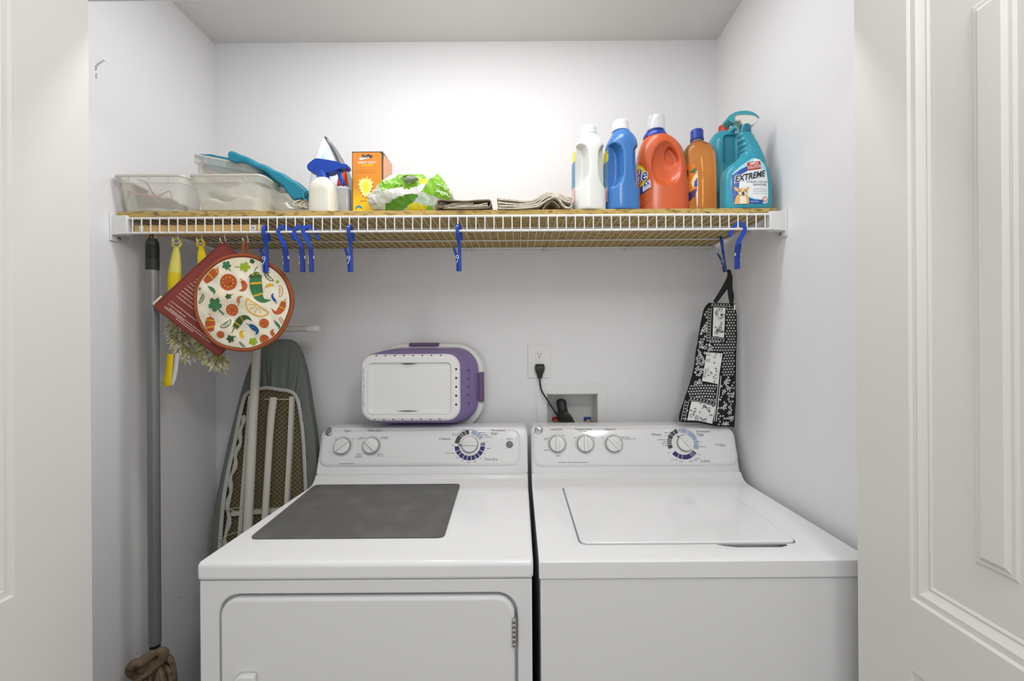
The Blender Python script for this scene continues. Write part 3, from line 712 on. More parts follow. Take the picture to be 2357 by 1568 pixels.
lemon((820, 770), (1082, 965), .85, 4, 9); lemon((578, 1062), (445, 1155), -.75, 7); lemon((1040, 402), (1140, 515), .6, 7); lemon((1240, 1020), (1305, 1135), .6, 6, 4)
lemon((1212, 585), (1222, 745), -.6, 6, 4); lemon((212, 715), (155, 835), -.6, 7, 5); lemon((700, 1365), (765, 1432), .5, 7, 4)
make('printed_face', b, pm, t, recalc=False)
b = bmesh.new(); ring = [(cx+Rx*rag(2*pi*i/72)*cos(2*pi*i/72), -.001, cz+Rz*rag(2*pi*i/72)*sin(2*pi*i/72)) for i in range(72)]
bm_tube(b, ring, .0056, 10, closed=True); make('bias_rim', b, mat('orange_brown_binding', (156, 82, 44), .8, bump=(500, .3, 2)), t)
b = bmesh.new(); bm_prism(b, [(x, z) for x, y, z in ring], .0005, .005, 'y'); make('backing', b, mat('rust_cotton', (146, 62, 40), .9), t)
b = bmesh.new(); zt1 = cz+Rz; a = (567-563.0)*kr
lp = catmull([(-.004, -.003, zt1-.002), (-.0035, -.004, zt1+.022), (-.001, -.003, -.004), (0, 0, .003), (.001, .004, -.003), (.0035, .005, zt1+.02), (.006, .006, zt1-.002)], 5)
bm_tube(b, lp, .0030, 8, flat=(1.3, .5), ref=(1, 0, 0)); make('hanging_loop', b, mat('orange_brown_binding', (156, 82, 44)), t)

h = HK[515]; YS = RY+.0165
t = thing('square_pot_holder', 'dark red square pot holder hanging by a corner, with lines of pale printed text', 'pot holder', (h.x, YS, h.z), radians(7.5)); o = Vector(t.location)
def LS(x, y, dy=0): p = P(x, y, YS); return Vector((p.x-o.x, dy, p.z-o.z))
C4 = [LS(513, 560), LS(371, 707), LS(504, 818), LS(640, 664)]
C4 = [Vector((c.x, c.z)) for c in C4]
def sq(u, v): return C4[0]*(1-u)*(1-v)+C4[1]*u*(1-v)+C4[2]*u*v+C4[3]*(1-u)*v   # u: towards the left corner, v: towards the bottom one
ol = [tuple(sq(*p)) for p in rrect(0, 1, 0, 1, .03, 3)]
b = bmesh.new(); bm_prism(b, ol, -.0035, .003, 'y'); make('padded_square', b, mat('dark_red_cotton', (138, 64, 56), .85, bump=(600, .3, 2)), t, bevel=.003, seg=2)
b = bmesh.new(); bm_tube(b, [(u, 0, v) for u, v in ol], .0042, 8, closed=True); make('bias_rim', b, mat('dark_red_binding', (124, 56, 48), .8), t)
b = bmesh.new(); random.seed(4)
def srow(v0, u0, u1, th):   # a printed line: broken dashes parallel to the lower left edge
    pass
for i in range(17):
    u0 = .90-i*.045; v = .075
    u = .93-i*.040
    ln = (.62 if i < 2 else .82) if i > 9 else random.uniform(.18, .42)
    v = .10 if i < 10 else .12
    if i in (3,): continue
    while v < (.16+ln if i > 9 else .14+ln):
        d = random.uniform(.012, .03); th = .008
        poly_map(b, [tuple(sq(u, v)), tuple(sq(u, v+d)), tuple(sq(u-th*1.6, v+d)), tuple(sq(u-th*1.6, v))], lambda a, c: Vector((a, -.0042, c)), 0); v += d+random.choice((.004, .008))
for u, a, c in ((.965, .10, .80), (.94, .16, .9), (.985, .3, .55)):
    v = a
    while v < c:
        d = random.uniform(.012, .035); poly_map(b, [tuple(sq(u-.02, v)), tuple(sq(u-.02, v+d)), tuple(sq(u-.032, v+d)), tuple(sq(u-.032, v))], lambda x_, y_: Vector((x_, -.0042, y_)), 0); v += d+.006
make('printed_lines', b, mat('pale_pink_print', (206, 168, 160), .8), t, recalc=False, smooth=False)
b = bmesh.new(); tp = C4[0]
bm_tube(b, catmull([(tp.x-.003, 0, tp.y-.004), (tp.x-.002, 0, (tp.y)*.5), (0, 0, .003), (.002, .001, tp.y*.5), (tp.x+.004, .001, tp.y-.004)], 4), .0026, 8, flat=(1.2, .5), ref=(1, 0, 0)); make('hanging_loop', b, mat('dark_red_binding', (124, 56, 48)), t)
# crumpled care tag behind its left corner
b = bmesh.new(); gx = []
tagp = [(363, 700), (378, 682), (398, 690), (400, 676), (421, 682), (423, 694), (400, 712), (372, 716)]
vs = [b.verts.new(LS(x, y, .006+.004*(i % 2))) for i, (x, y) in enumerate(tagp)]; b.faces.new(vs); bmesh.ops.triangulate(b, faces=b.faces[:]); make('paper_tag', b, mat('ivory_paper', (222, 214, 198), .6), t, solid=.0006, smooth=False)

# ================================================================== ironing board
IB, IS = 1.385, .092          # plane Y = IB + IS*z, leaning on the back wall
def IP(px, py, lift=0):
    p = PL(px, py, IB, IS); return Vector((p.x, p.y-lift, p.z))
t = thing('ironing_board', 'folded ironing board with a grey-green cover standing on end against the back wall', 'ironing board', (-.80, 1.43, 0)); o = Vector(t.location)
kid = lambda n, bm, m, par=t, **kk: (bmesh.ops.translate(bm, verts=bm.verts[:], vec=-o), make(n, bm, m, par, **kk))[1]
outl = catmull([(655, 781), (676, 787), (690, 805), (699, 833), (707, 868), (717, 935), (727, 1000), (733, 1090), (732, 1200), (728, 1330), (722, 1500), (705, 1650), (680, 1720), (625, 1735), (560, 1720), (510, 1650), (488, 1500), (486, 1350), (491, 1255), (498, 1171), (515, 1085), (537, 989), (561, 895), (580, 838), (598, 803), (620, 785)], 5, closed=True)
outl = [q for q in outl]
inn = catmull([(648, 896), (672, 900), (686, 912), (694, 940), (702, 1005), (707, 1100), (709, 1200), (706, 1330), (700, 1480), (680, 1600), (630, 1640), (570, 1600), (520, 1480), (508, 1350), (512, 1255), (520, 1154), (532, 1080), (545, 1022), (558, 955), (568, 915), (577, 903), (594, 897), (618, 892)], 5, closed=True)
def zclip(p): return Vector((p.x, p.y, max(.012, p.z)))
# cover: outer bead, turned to the back (towards us), gathered to the inner hem
b = bmesh.new(); N = len(outl)
def inner_pt(i):     # nearest matching point on the hem by angle
    c = Vector((628, 1250)); p = Vector(outl[i]); d = (p-c)
    best = None; bd = 1e9; a0 = atan2(d.y/2.2, d.x)
    for j, q in enumerate(inn):
        e = Vector(q)-c; a1 = atan2(e.y/2.2, e.x); df = abs((a0-a1+pi) % (2*pi)-pi)
        if df < bd: bd = df; best = q
    return best
M = 8; rsA = []
A3 = [IP(*p) for p in outl]; B3 = [IP(*inner_pt(i)) for i in range(N)]
random.seed(11)
rings_ = []
for j in range(M+1):
    s = j/M; rg = []
    for i in range(N):
        p = A3[i].lerp(B3[i], s); fold = .0028*sin(i*2.1+sin(i*.7)*2)*s*(1-s*.3)*2
        rg.append(zclip(p+Vector((0, -.010-.004*sin(pi*s)+fold, 0))))
    rings_.append(rg)
back = [[zclip(p+Vector((0, .022, 0))) for p in [A3[i].lerp(B3[i], .06) for i in range(N)]], [zclip(p+Vector((0, .012, 0))) for p in A3], [zclip(p+Vector((0, -.002, 0))) for p in A3]]
bm_rings(b, back+rings_[0:1]+rings_[1:], cap=(True, False))
kid('cover', b, mat('grey_green_cotton', (108, 114, 108), .9, bump=(400, .25, 2)))
b = bmesh.new(); bm_tube(b, [zclip(IP(*p, .013)) for p in inn], .0066, 8, closed=True, flat=(1, .5), ref=(0, 0, 1) and None); kid('hem_binding', b, mat('pale_grey_binding', (186, 184, 178), .8))
# folded loose strip of cover lining on the left
b = bmesh.new(); ls = catmull([(566, 955), (560, 1000), (552, 1040), (541, 1090), (534, 1140), (531, 1200), (524, 1260)], 6)
bm_tube(b, [IP(x+3*sin(i*.9), y, .014) for i, (x, y) in enumerate(ls)], [.007+.002*sin(i*1.3) for i in range(len(ls))], 8, flat=(1, .6)); kid('lining', b, mat('pale_grey_binding', (186, 184, 178)))
# pad seen through the mesh, then the expanded metal mesh
b = bmesh.new(); vs = [b.verts.new(zclip(IP(*p, -.004))) for p in inn]; b.faces.new(vs); kid('underlay', b, mat('olive_underlay', (104, 96, 74), .95, bump=(200, .4, 3)), smooth=False)
b = bmesh.new(); hole = [Vector(p) for p in inn]
def inside(x, y):
    c = False; n = len(hole)
    for i in range(n):
        a, d = hole[i], hole[i-1]
        if (a.y > y) != (d.y > y) and x < (d.x-a.x)*(y-a.y)/(d.y-a.y)+a.x: c = not c
    return c
sx_, sy_ = 12.0, 5.2; X0, Y0 = 500, 892; nx, ny = 19, 80
for j in range(ny):
    for i in range(nx):
        xc = X0+i*sx_+(sx_/2 if j % 2 else 0); yc = Y0+j*sy_
        for dx in (-sx_/2, sx_/2):
            x2, y2 = xc+dx, yc+sy_
            if inside(xc, yc) and inside(x2, y2): bm_tube(b, [IP(xc, yc, .003), IP(x2, y2, .003)], .0008, 3, cap=False)
kid('metal_mesh', b, mat('brass_grey_wire', (186, 172, 136), .45, metal=.3))
cr = mat('cream_enamel_tube', (206, 203, 192), .35)
def bar(n, pts, r, lift, m=cr, seg=4, flat=None, par=t):
    b = bmesh.new(); bm_tube(b, [IP(x, y, lift) for x, y in pts], r, seg, flat=flat); return kid(n, b, m, par, bevel=.0008, seg=1) if seg == 4 else kid(n, b, m, par)
bar('rail', [(583, 910), (572, 1060), (560, 1220), (550, 1400)], .010, .012); bar('rail', [(677, 912), (672, 1030), (666, 1140), (660, 1400)], .010, .012)
b = bmesh.new(); bm_tube(b, [IP(536, 1181, .004), IP(700, 1168, .004)], .010, 4); kid('cross_bar', b, cr)
b = bmesh.new(); bm_tube(b, [IP(612, 919, .006), IP(676, 919, .006)], .0022, 6); kid('cross_bar', b, cr)
pole = bar('leg', [(612, 757), (608, 860), (602, 960), (597, 1080), (590, 1215), (584, 1400)], .0138, .048, seg=20)
b = bmesh.new(); y_ = IP(612, 757, .048); fl = P(470, 758, y_.y); fr = P(733, 757, y_.y)
bm_tube(b, [fl, fr-Vector((.026, 0, 0))], .0105, 16); kid('foot_bar', b, cr, pole)
for s, e in ((1, fr), (-1, fl)):
    b = bmesh.new(); bm_tube(b, [e-Vector((s*.036, 0, 0)), e-Vector((s*.030, 0, 0)), e, e+Vector((s*.004, 0, 0))], [.0118, .0128, .0132, .010], 16); kid('foot_cap', b, plast_w, pole)
b = bmesh.new(); lg = [(641, 912), (639, 930), (636, 952), (632, 1010), (628, 1080), (622, 1180), (616, 1400)]
bm_tube(b, [IP(*p, .030) for p in lg], [.012, .013, .0125, .0112, .0112, .0112, .0112], 16, flat=(1, .8)); kid('leg', b, cr)
b = bmesh.new(); random.seed(2)
for pp in ([(520, 1163), (545, 1170), (585, 1190)], [(525, 1168), (560, 1163), (590, 1164)], [(512, 1230), (530, 1245), (545, 1262)], [(516, 1236), (545, 1222), (590, 1210)], [(540, 1255), (575, 1228), (600, 1222)]):
    bm_tube(b, [IP(x, y, .022) for x, y in catmull([(*q,) for q in pp], 5)], .0011, 5)
kid('drawstring', b, mat('pale_string', (200, 196, 184), .8))
# ================================================================== laundry basket on the dryer console
YB0, YB1 = 1.388, 1.545
bc = P(944, 892, YB0); t = thing('laundry_basket', 'collapsible purple and white laundry basket on its side on top of the dryer', 'basket', (bc.x, 1.46, ZK+.1515)); o = Vector(t.location)
p0, p1 = P(830, 970, YB0), P(1057, 815, YB0)
bx0, bx1, bz0, bz1 = p0.x-o.x, p1.x-o.x, p0.z-o.z, p1.z-o.z
def rr(g, y, r):
    sh = .035*max(0, y-YB0-.02)/.137; gx = g*.47 if g > 0 else g; gb = g*.80 if g > 0 else g; gt = g*.50 if g > 0 else g
    return [(u, y-o.y, v) for u, v in rrect(bx0-gx+sh, bx1+gx+sh, bz0-gb, bz1+gt, r, 8)]
wp = mat('white_basket_plastic', (232, 232, 231), .35, bump=(6, .05, 2)); pu = mat('purple_plastic', (130, 112, 164), .42); pd = mat('dark_purple_rubber', (108, 84, 120), .5)
b = bmesh.new()
bm_rings(b, [rr(.002, YB0+.024, .044), rr(.002, YB0+.012, .044), rr(-.001, YB0+.004, .042), rr(-.006, YB0+.0005, .038), rr(-.010, YB0, .035), rr(-.021, YB0+.0012, .020), rr(-.0225, YB0-.001, .018), rr(-.026, YB0-.001, .014), rr(-.030, YB0+.0075, .012)], cap=(True, True))
base = make('base', b, wp, t, angle=55)
hole = mat('dark_opening', (52, 50, 56), .8); wear = mat('dark_scuff', (84, 80, 78), .8)
def holes(pts, w_, h_, y, par, n='drain_hole', off=.0):
    for px, py in pts:
        p = P(px, py, y); b = bmesh.new(); bm_rings(b, [[(p.x-o.x+w_*cos(2*pi*i/14), yy-o.y, p.z-o.z+h_*sin(2*pi*i/14)) for i in range(14)] for yy in (y, y+.004)]); make(n, b, hole, par)
holes([(866+i*21.2, 819-i*.1) for i in range(8)], .0026, .0018, YB0-.0003, base); holes([(862+i*21.5, 966-i*.1) for i in range(8)], .0026, .0018, YB0-.0003, base)
holes([(1050, 850+i*20.4) for i in range(5)], .0035, .0038, YB0-.0003, base)
b = bmesh.new(); random.seed(8)
for (x0_, y0_, wd) in ((940, 838, 36), (938, 946.5, 48)):
    for i in range(14):
        x = x0_-wd/2+wd*i/13; hh = 1.1*(1-abs(i/6.5-1)**2)+.15; pts = [(x-2.5, y0_-hh), (x+2.5, y0_-hh*random.uniform(.6, 1)), (x+2.5, y0_+hh*random.uniform(.4, 1)), (x-2.5, y0_+hh)]
        poly_map(b, [(q[0], q[1]) for q in pts], lambda a, c: P(a, c, YB0-.0012)-o, 0)
for i in range(22):
    y = 848+i*4.2; x = 837+random.uniform(-1.5, 1.5); q = random.uniform(.3, 1.0); poly_map(b, [(x-q, y), (x+q, y+.5), (x+q*.5, y+3.2), (x-q, y+3)], lambda a, c: P(a, c, YB0-.0004)-o, 0)
make('scuff_marks', b, wear, base, recalc=False)
b = bmesh.new()
bm_rings(b, [rr(-.003, YB0+.010, .045), rr(.008, YB0+.016, .052), rr(.017, YB0+.045, .060), rr(.020, YB0+.062, .062), rr(.024, YB0+.064, .066), rr(.036, YB0+.120, .075), rr(.040, YB1-.012, .080), rr(.037, YB1-.012, .077), rr(.018, YB0+.06, .058), rr(.0, YB0+.03, .045)], cap=(False, False))
bd = make('collapsible_wall', b, pu, t, angle=50)
holes([(1079, 853+i*19) for i in range(5)], .0012, .0034, YB0+.063-.004, bd)
b = bmesh.new()
bm_rings(b, [rr(.036, YB1-.018, .080), rr(.044, YB1-.020, .084), rr(.046, YB1-.012, .086), rr(.066, YB1-.006, .100), rr(.069, YB1-.009, .102), rr(.071, YB1, .104), rr(.068, YB1+.010, .102), rr(.038, YB1+.008, .080)], cap=(False, False), closed=True)
rim = make('rim', b, wp, t, angle=40)
for k, (a, c) in enumerate((((943, 797), (1010, 789)), ((1102, 925), (1114, 857)))):
    q0, q1 = P(a[0], a[1], YB1-.012), P(c[0], c[1], YB1-.012); b = bmesh.new()
    bm_box(b, q0.x-o.x, q1.x-o.x, YB1-.022-o.y, YB1+.012-o.y, q0.z-o.z, q1.z-o.z); make('handle', b, pd, rim, bevel=.003)

# ================================================================== outlet, plug and cord, supply box
pw = mat('outlet_plastic', (230, 230, 229), .35)
q0, q1 = P(1215, 871, YB), P(1268, 792, YB)
t = thing('power_outlet', 'white duplex wall outlet with a black plug in its lower socket', 'outlet', ((q0.x+q1.x)/2, YB, (q0.z+q1.z)/2)); o = Vector(t.location)
hw, hh = (q1.x-q0.x)/2, (q1.z-q0.z)/2
b = bmesh.new(); bm_rings(b, [[(u, y, v) for u, v in rrect(-hw+g, hw-g, -hh+g, hh-g, .003, 3)] for y, g in ((0, 0), (-.003, 0), (-.005, .003))]); make('cover_plate', b, pw, t, angle=20)
for sz in (1, -1):
    z = sz*.0235; b = bmesh.new(); pf = [(.0165*cos(radians(a)), z+max(-.0135, min(.0135, .0165*sin(radians(a))))) for a in range(0, 360, 10)]
    bm_rings(b, [[(u, y, v) for u, v in pf] for y in (-.004, -.0066)]); s_ = make('socket', b, pw, t, bevel=.0006, seg=1)
    if sz > 0:
        for x in (-.0058, .0058):
            b = bmesh.new(); bm_box(b, x-.0009, x+.0009, -.0070, -.0060, z-.001, z+.007); make('slot', b, hole, s_)
        b = bmesh.new(); bm_lathe(b, [(.0024, -.0070), (.0024, -.0060)], 12, (0, 0, z-.0065), 'y'); make('slot', b, hole, s_)
b = bmesh.new(); bm_lathe(b, [(.0022, -.0056), (.0016, -.0066)], 10, (0, -.0004, 0), 'y'); make('screw', b, chrome, t)
t = thing('appliance_cord', 'black appliance cord plugged into the wall outlet and drooping to the supply box', 'cord', (P(1242, 850, YB).x, YB-.008, P(1242, 850, YB).z)); o = Vector(t.location)
b = bmesh.new(); bl = mat('black_cord', (40, 40, 38), .45)
def Q(x, y, dy): p = P(x, y, YB-dy); return tuple(p-o)
rs = []
for (yy, w_, d0, d1) in ((838, 9, .002, .016), (843, 11, .002, .024), (852, 10.5, .002, .026), (862, 6.5, .006, .022), (866, 6, .008, .020), (871, 4, .010, .018)):
    k = w_*YB/F; zz = P(1242, yy, YB).z-o.z; rs.append([(u, v, zz) for u, v in rrect(-k, k, -d1+.008, -d0+.008, .0035, 3)])
bm_rings(b, rs); make('plug', b, bl, t)
b = bmesh.new(); pts = catmull([Q(1242, 868, .014), Q(1243, 882, .016), Q(1247, 900, .02), (Q(1258, 918, .024)), Q(1272, 940, .022), Q(1288, 964, .012), Q(1302, 990, .006), Q(1310, 1030, .03)], 7)
bm_tube(b, pts, .0033, 8); make('cable', b, bl, t)
# recessed box
fx0, fx1, fz1 = P(1234, 884, YB).x, P(1397, 884, YB).x, P(1310, 884, YB).z
t = thing('washer_supply_box', 'white recessed washing machine supply box in the back wall below the outlet', 'supply box', ((BX0+BX1)/2, YB, BZ0)); o = Vector(t.location)
b = bmesh.new(); zo = BZ0-.045
for (a, c, d, e) in ((fx0, BX0, zo, fz1), (BX1, fx1, zo, fz1), (BX0, BX1, BZ1, fz1), (BX0, BX1, zo, BZ0)):
    bm_box(b, a-o.x, c-o.x, -.004, -.0005, d-o.z, e-o.z)
bmesh.ops.remove_doubles(b, verts=b.verts[:], dist=1e-5); make('face_frame', b, pw, t, smooth=False)
b = bmesh.new(); g = .0006
for ring_ in ([(-.003, 0), (.085, 0), (.085, .003)],): pass
a0, a1, c0_, c1_ = BX0-o.x+g, BX1-o.x-g, g, BZ1-o.z-g
for bx in ((a0, a0+.002, -.002, .088, c0_, c1_), (a1-.002, a1, -.002, .088, c0_, c1_), (a0, a1, -.002, .088, c1_-.002, c1_), (a0, a1, -.002, .088, c0_, c0_+.002), (a0, a1, .086, .088, c0_, c1_)): bm_box(b, *bx)
make('box_shell', b, pw, t, smooth=False)
brass = mat('brass', (178, 150, 88), .35, metal=.9)
for (px, col, nm) in ((1281, (186, 44, 36), 'red'), (1354, (28, 74, 160), 'blue')):
    c = P(px, 975, YB+.045); b = bmesh.new(); X, Z = c.x-o.x, c.z-o.z
    bm_lathe(b, [(.011, -.09), (.011, -.02), (.016, -.02), (.016, -.004), (.012, -.002), (.012, .004)], 16, (X, .045, Z)); v_ = make('valve', b, brass, t)
    b = bmesh.new(); bm_tube(b, [(X+.013*cos(2*pi*i/18), .030, Z+.002+.013*sin(2*pi*i/18)) for i in range(18)], .003, 6, closed=True); make('coupling_ring', b, brass, v_)
    b = bmesh.new(); bm_prism(b, rrect(X-.018, X+.010, Z+.010, Z+.026, .003, 3), .036, .042, 'y'); make('lever_handle', b, mat(nm+'_lever', col, .4), v_, bevel=.002)
t = thing('drain_hose', 'bundled black drain hose and cord poking out of the supply box', 'hose', (P(1293, 960, YB).x, YB+.03, BZ0+.02)); o = Vector(t.location)
b = bmesh.new()
def Q2(x, y, dy): p = P(x, y, YB+dy); return tuple(p-o)
bm_tube(b, catmull([Q2(1292, 923, .030), Q2(1292, 926, .030), Q2(1293, 932, .028), Q2(1295, 945, .022), Q2(1300, 962, .014), Q2(1306, 985, -.004), Q2(1310, 1005, -.030)], 4), [.008, .014, .0185]+[.0195]*4+[.0175]*50 if False else .0185, 18)
bm_ball(b, Q2(1292, 924, .030), .0185, .0185, .010)
make('hose', b, bl, t)
b = bmesh.new(); random.seed(5)
for i in range(9):
    a = -14+i*3.6; bm_tube(b, catmull([Q2(1293+a*.8, 946+abs(a)*.2, .0), Q2(1298+a*1.05, 958, -.006), Q2(1306+a*1.1, 975, -.012), Q2(1316+a*1.0, 1000, -.030)], 4), .0030, 6)
for yy in (948, 951): bm_tube(b, [Q2(1284, yy, -.001), Q2(1291, yy-2, -.005), Q2(1303, yy-3, .002)], .0025, 6)
make('tied_cord', b, bl, t)

# ================================================================== black and white bag
BY = 1.412; gL = catmull([(0, 1631, 697), (.05, 1620, 712), (.2, 1611, 752), (.36, 1604, 797), (.6, 1593, 862), (.83, 1573, 924), (.95, 1563, 958), (1.0, 1564, 970)], 6); gR = catmull([(0, 1692, 699), (.05, 1694, 715), (.2, 1696, 750), (.55, 1694, 848), (.9, 1692, 955), (1.0, 1690, 985)], 6)
def itp(tab, s):
    for a, c in zip(tab, tab[1:]):
        if s <= c[0]: f = (s-a[0])/max(1e-9, c[0]-a[0]); return Vector((a[1]+(c[1]-a[1])*f, a[2]+(c[2]-a[2])*f))
    return Vector(tab[-1][1:])
bag = thing('hanging_bag', 'black and white patchwork bag holder hanging from a clothespin by the right wall', 'bag', (P(1660, 697, BY).x, BY, P(1660, 985, BY).z)); o = Vector(bag.location)
def bagp(u, s, k=0):      # u -1..1 across, s 0..1 down
    a, c = itp(gL, s), itp(gR, s); q = a.lerp(c, (u+1)/2); q.y += 1.5*sin(u*5)*s*s
    puff = (.019*max(0, 1-u*u)**.6+.0018*sin(s*26+u*3)+.0014*sin(u*9+s*11))*min(1, 3*s+.25)*min(1, (1.02-s)*9)
    return P(q.x, q.y, BY-puff-k)-o
b = bmesh.new(); nu, ns = 22, 46; fr = [[b.verts.new(bagp(-1+2*i/nu, j/ns)) for i in range(nu+1)] for j in range(ns+1)]
bk = [[b.verts.new(Vector((bagp(-1+2*i/nu, j/ns).x, .014*max(0, 1-(-1+2*i/nu)**2)**.6, bagp(-1+2*i/nu, j/ns).z))) for i in range(nu+1)] for j in range(ns+1)]
for j in range(ns):
    for i in range(nu):
        b.faces.new((fr[j][i], fr[j+1][i], fr[j+1][i+1], fr[j][i+1])); b.faces.new((bk[j][i], bk[j][i+1], bk[j+1][i+1], bk[j+1][i]))
bmesh.ops.remove_doubles(b, verts=b.verts[:], dist=.0003)
blk = mat('black_cotton', (26, 26, 27), .9, bump=(500, .4, 3)); wht = mat('white_cotton', (226, 226, 224), .9, bump=(500, .4, 3))
# ---- print (laid on the front surface)
inv_c = {}
def binv(px, py):
    s = (py-697)/280
    for _ in range(6):
        a, c = itp(gL, max(0, min(1, s))), itp(gR, max(0, min(1, s))); u = (px-a.x)/(c.x-a.x)*2-1; yl = a.y+(c.y-a.y)*(u+1)/2; s += (py-yl)/280
    return max(-.96, min(.96, u)), max(.004, min(.99, s))
def bmap(k): return lambda x, y: bagp(*binv(1540+x/3.017, 480+y/3.017), .0006+k*.0005)
def bp(poly, mi, k=1, st=14): poly_map(b, poly, bmap(k), mi, st)
def flower(x, y, r, mi, k, a0=0, n=5):
    pts = [(x+r*(.62+.38*cos(n*a))*cos(a+a0), y+r*(.62+.38*cos(n*a))*sin(a+a0)) for a in [2*pi*i/(n*5) for i in range(n*5)]]; bp(pts, mi, k, 40)
    if r > 8: bp([(x+r*.2*cos(a), y+r*.2*sin(a)) for a in [2*pi*i/8 for i in range(8)]], 1-mi, k+1, 40)
def swirl(x, y, r, mi, k, a0, w_=2.4, turns=1.3):
    P_ = [(x+r*(1-t_*.75)*cos(a0+t_*2*pi*turns), y+r*(1-t_*.75)*sin(a0+t_*2*pi*turns)) for t_ in [i/16 for i in range(17)]]; A, B = [], []
    for i, p in enumerate(P_):
        d = Vector(P_[min(16, i+1)])-Vector(P_[max(0, i-1)]); n_ = Vector((-d.y, d.x)).normalized()*w_*(.5+.5*sin(pi*i/16)); A.append((p[0]+n_.x, p[1]+n_.y)); B.append((p[0]-n_.x, p[1]-n_.y))
    for i in range(16): bp([A[i], A[i+1], B[i+1], B[i]], mi, k, 60)
patches = [[(308, 686), (392, 690), (381, 897), (303, 888)], [(262, 1000), (372, 1006), (338, 1218), (228, 1200)], [(156, 1338), (322, 1372), (300, 1492), (126, 1470)]]
for p in patches: bp(p, 1, 1)
def inpoly(x, y, pl, g=0):
    c = False
    for i in range(len(pl)):
        a, d = pl[i], pl[i-1]
        if (a[1] > y) != (d[1] > y) and x < (d[0]-a[0])*(y-a[1])/(d[1]-a[1])+a[0]: c = not c
    return c
bout = [(278, 655), (458, 662), (470, 800), (462, 1100), (452, 1515), (300, 1500), (120, 1475), (75, 1455), (105, 1340), (165, 1150), (195, 950), (222, 820), (245, 705)]
random.seed(21)
# grey framed bands with small flowers
def band(A, B, w_):
    A, B = Vector(A), Vector(B); d = (B-A).normalized(); n_ = Vector((-d.y, d.x)); L_ = (B-A).length
    for s in (-1, 1): bp([tuple(A+n_*s*w_), tuple(B+n_*s*w_), tuple(B+n_*s*(w_-2.6)), tuple(A+n_*s*(w_-2.6))], 1, 2)
    i = w_*.9
    while i < L_-4: p = A+d*i; flower(p.x, p.y, w_*.52, 1, 2, random.random()); i += w_*1.65
band((290, 665), (440, 672), 12); band((284, 690), (272, 925), 12); band((290, 905), (385, 915), 12); band((140, 1315), (325, 1352), 14); band((125, 1330), (95, 1475), 14)
bands = [((290, 665), (440, 672)), ((284, 690), (272, 925)), ((290, 905), (385, 915)), ((140, 1315), (325, 1352)), ((125, 1330), (95, 1475)), ((350, 1150), (320, 1490))]
for s in (0, 14): bp([(345+s, 1160), (350+s, 1160), (316+s, 1475), (311+s, 1475)], 1, 2)
def near(x, y, g):
    for a, c in bands:
        a, c = Vector(a), Vector(c); d = c-a; f = max(0, min(1, (Vector((x, y))-a).dot(d)/d.length_squared))
        if (a+d*f-Vector((x, y))).length < g: return True
    return any(inpoly(x+dx, y+dy, p) for p in patches for dx in (-9, 9) for dy in (-9, 9))
j = 0; y = 680
while y < 1510:          # checker of small flowers in the black fields, larger blooms lower right
    x = 70+(9 if j % 2 else 0)
    while x < 480:
        if inpoly(x-6, y-6, bout) and inpoly(x+6, y+6, bout) and not near(x, y, 15):
            if (x > 350 and y > 1160):
                if random.random() < .16: flower(x, y, random.uniform(13, 21), 1, 2, random.random(), 5)
                elif random.random() < .35: swirl(x, y, random.uniform(5, 9), 1, 2, random.random()*6, 1.8)
            elif (x < 300 and 930 < y < 1230) or x < 260 and y < 1000:
                if random.random() < .45: swirl(x, y, random.uniform(8, 15), 1, 2, random.random()*6)
                elif random.random() < .4: flower(x, y, random.uniform(7, 12), 1, 2, random.random())
            else: flower(x, y, 8.2, 1, 2, .3, 6)
        x += 19
    y += 19; j += 1
for p in patches:
    xs = [q[0] for q in p]; ys = [q[1] for q in p]
    for _ in range(26):
        x, y = random.uniform(min(xs)+10, max(xs)-10), random.uniform(min(ys)+12, max(ys)-12)
        if inpoly(x-7, y, p) and inpoly(x+7, y, p): (swirl(x, y, random.uniform(8, 17), 0, 2, random.random()*6, 1.6, random.choice((.6, .9, 1.2))) if random.random() < .7 else flower(x, y, 8, 0, 2, random.random()))
make('patchwork_body', b, [blk, wht], bag, recalc=False, angle=60)
b = bmesh.new(); top = o
def Z(x, y, dy): p = P(1540+x/3.017, 480+y/3.017, BY+dy); return p-o
def strap(pts, wds, dy):
    q = catmull([(*p, w_) for p, w_ in zip(pts, wds)], 6); A, B = [], []
    for i, p in enumerate(q):
        a = Vector(q[max(0, i-1)][:2]); c = Vector(q[min(len(q)-1, i+1)][:2]); n_ = Vector((-(c-a).y, (c-a).x)).normalized()*p[2]; f = 1-i/(len(q)-1)
        A.append(Z(p[0]+n_.x, p[1]+n_.y, dy*f+.010)); B.append(Z(p[0]-n_.x, p[1]-n_.y, dy*f+.010))
    rs = [[a, c, c+Vector((0, .002, 0)), a+Vector((0, .002, 0))] for a, c in zip(A, B)]; bm_rings(b, rs)
strap([(412, 425), (422, 470), (400, 530), (362, 590), (318, 652)], [9, 16, 20, 17, 13], .022)
strap([(418, 430), (426, 480), (424, 550), (432, 610), (434, 662)], [10, 15, 17, 19, 12], .020)
make('strap', b, mat('black_strap', (38, 38, 37), .85), bag)
b = bmesh.new(); c = Z(457, 672, -.004); bm_box(b, c.x-.004, c.x+.001, -.006, -.0045, c.z-.016, c.z+.002); make('care_tag', b, wht, bag)
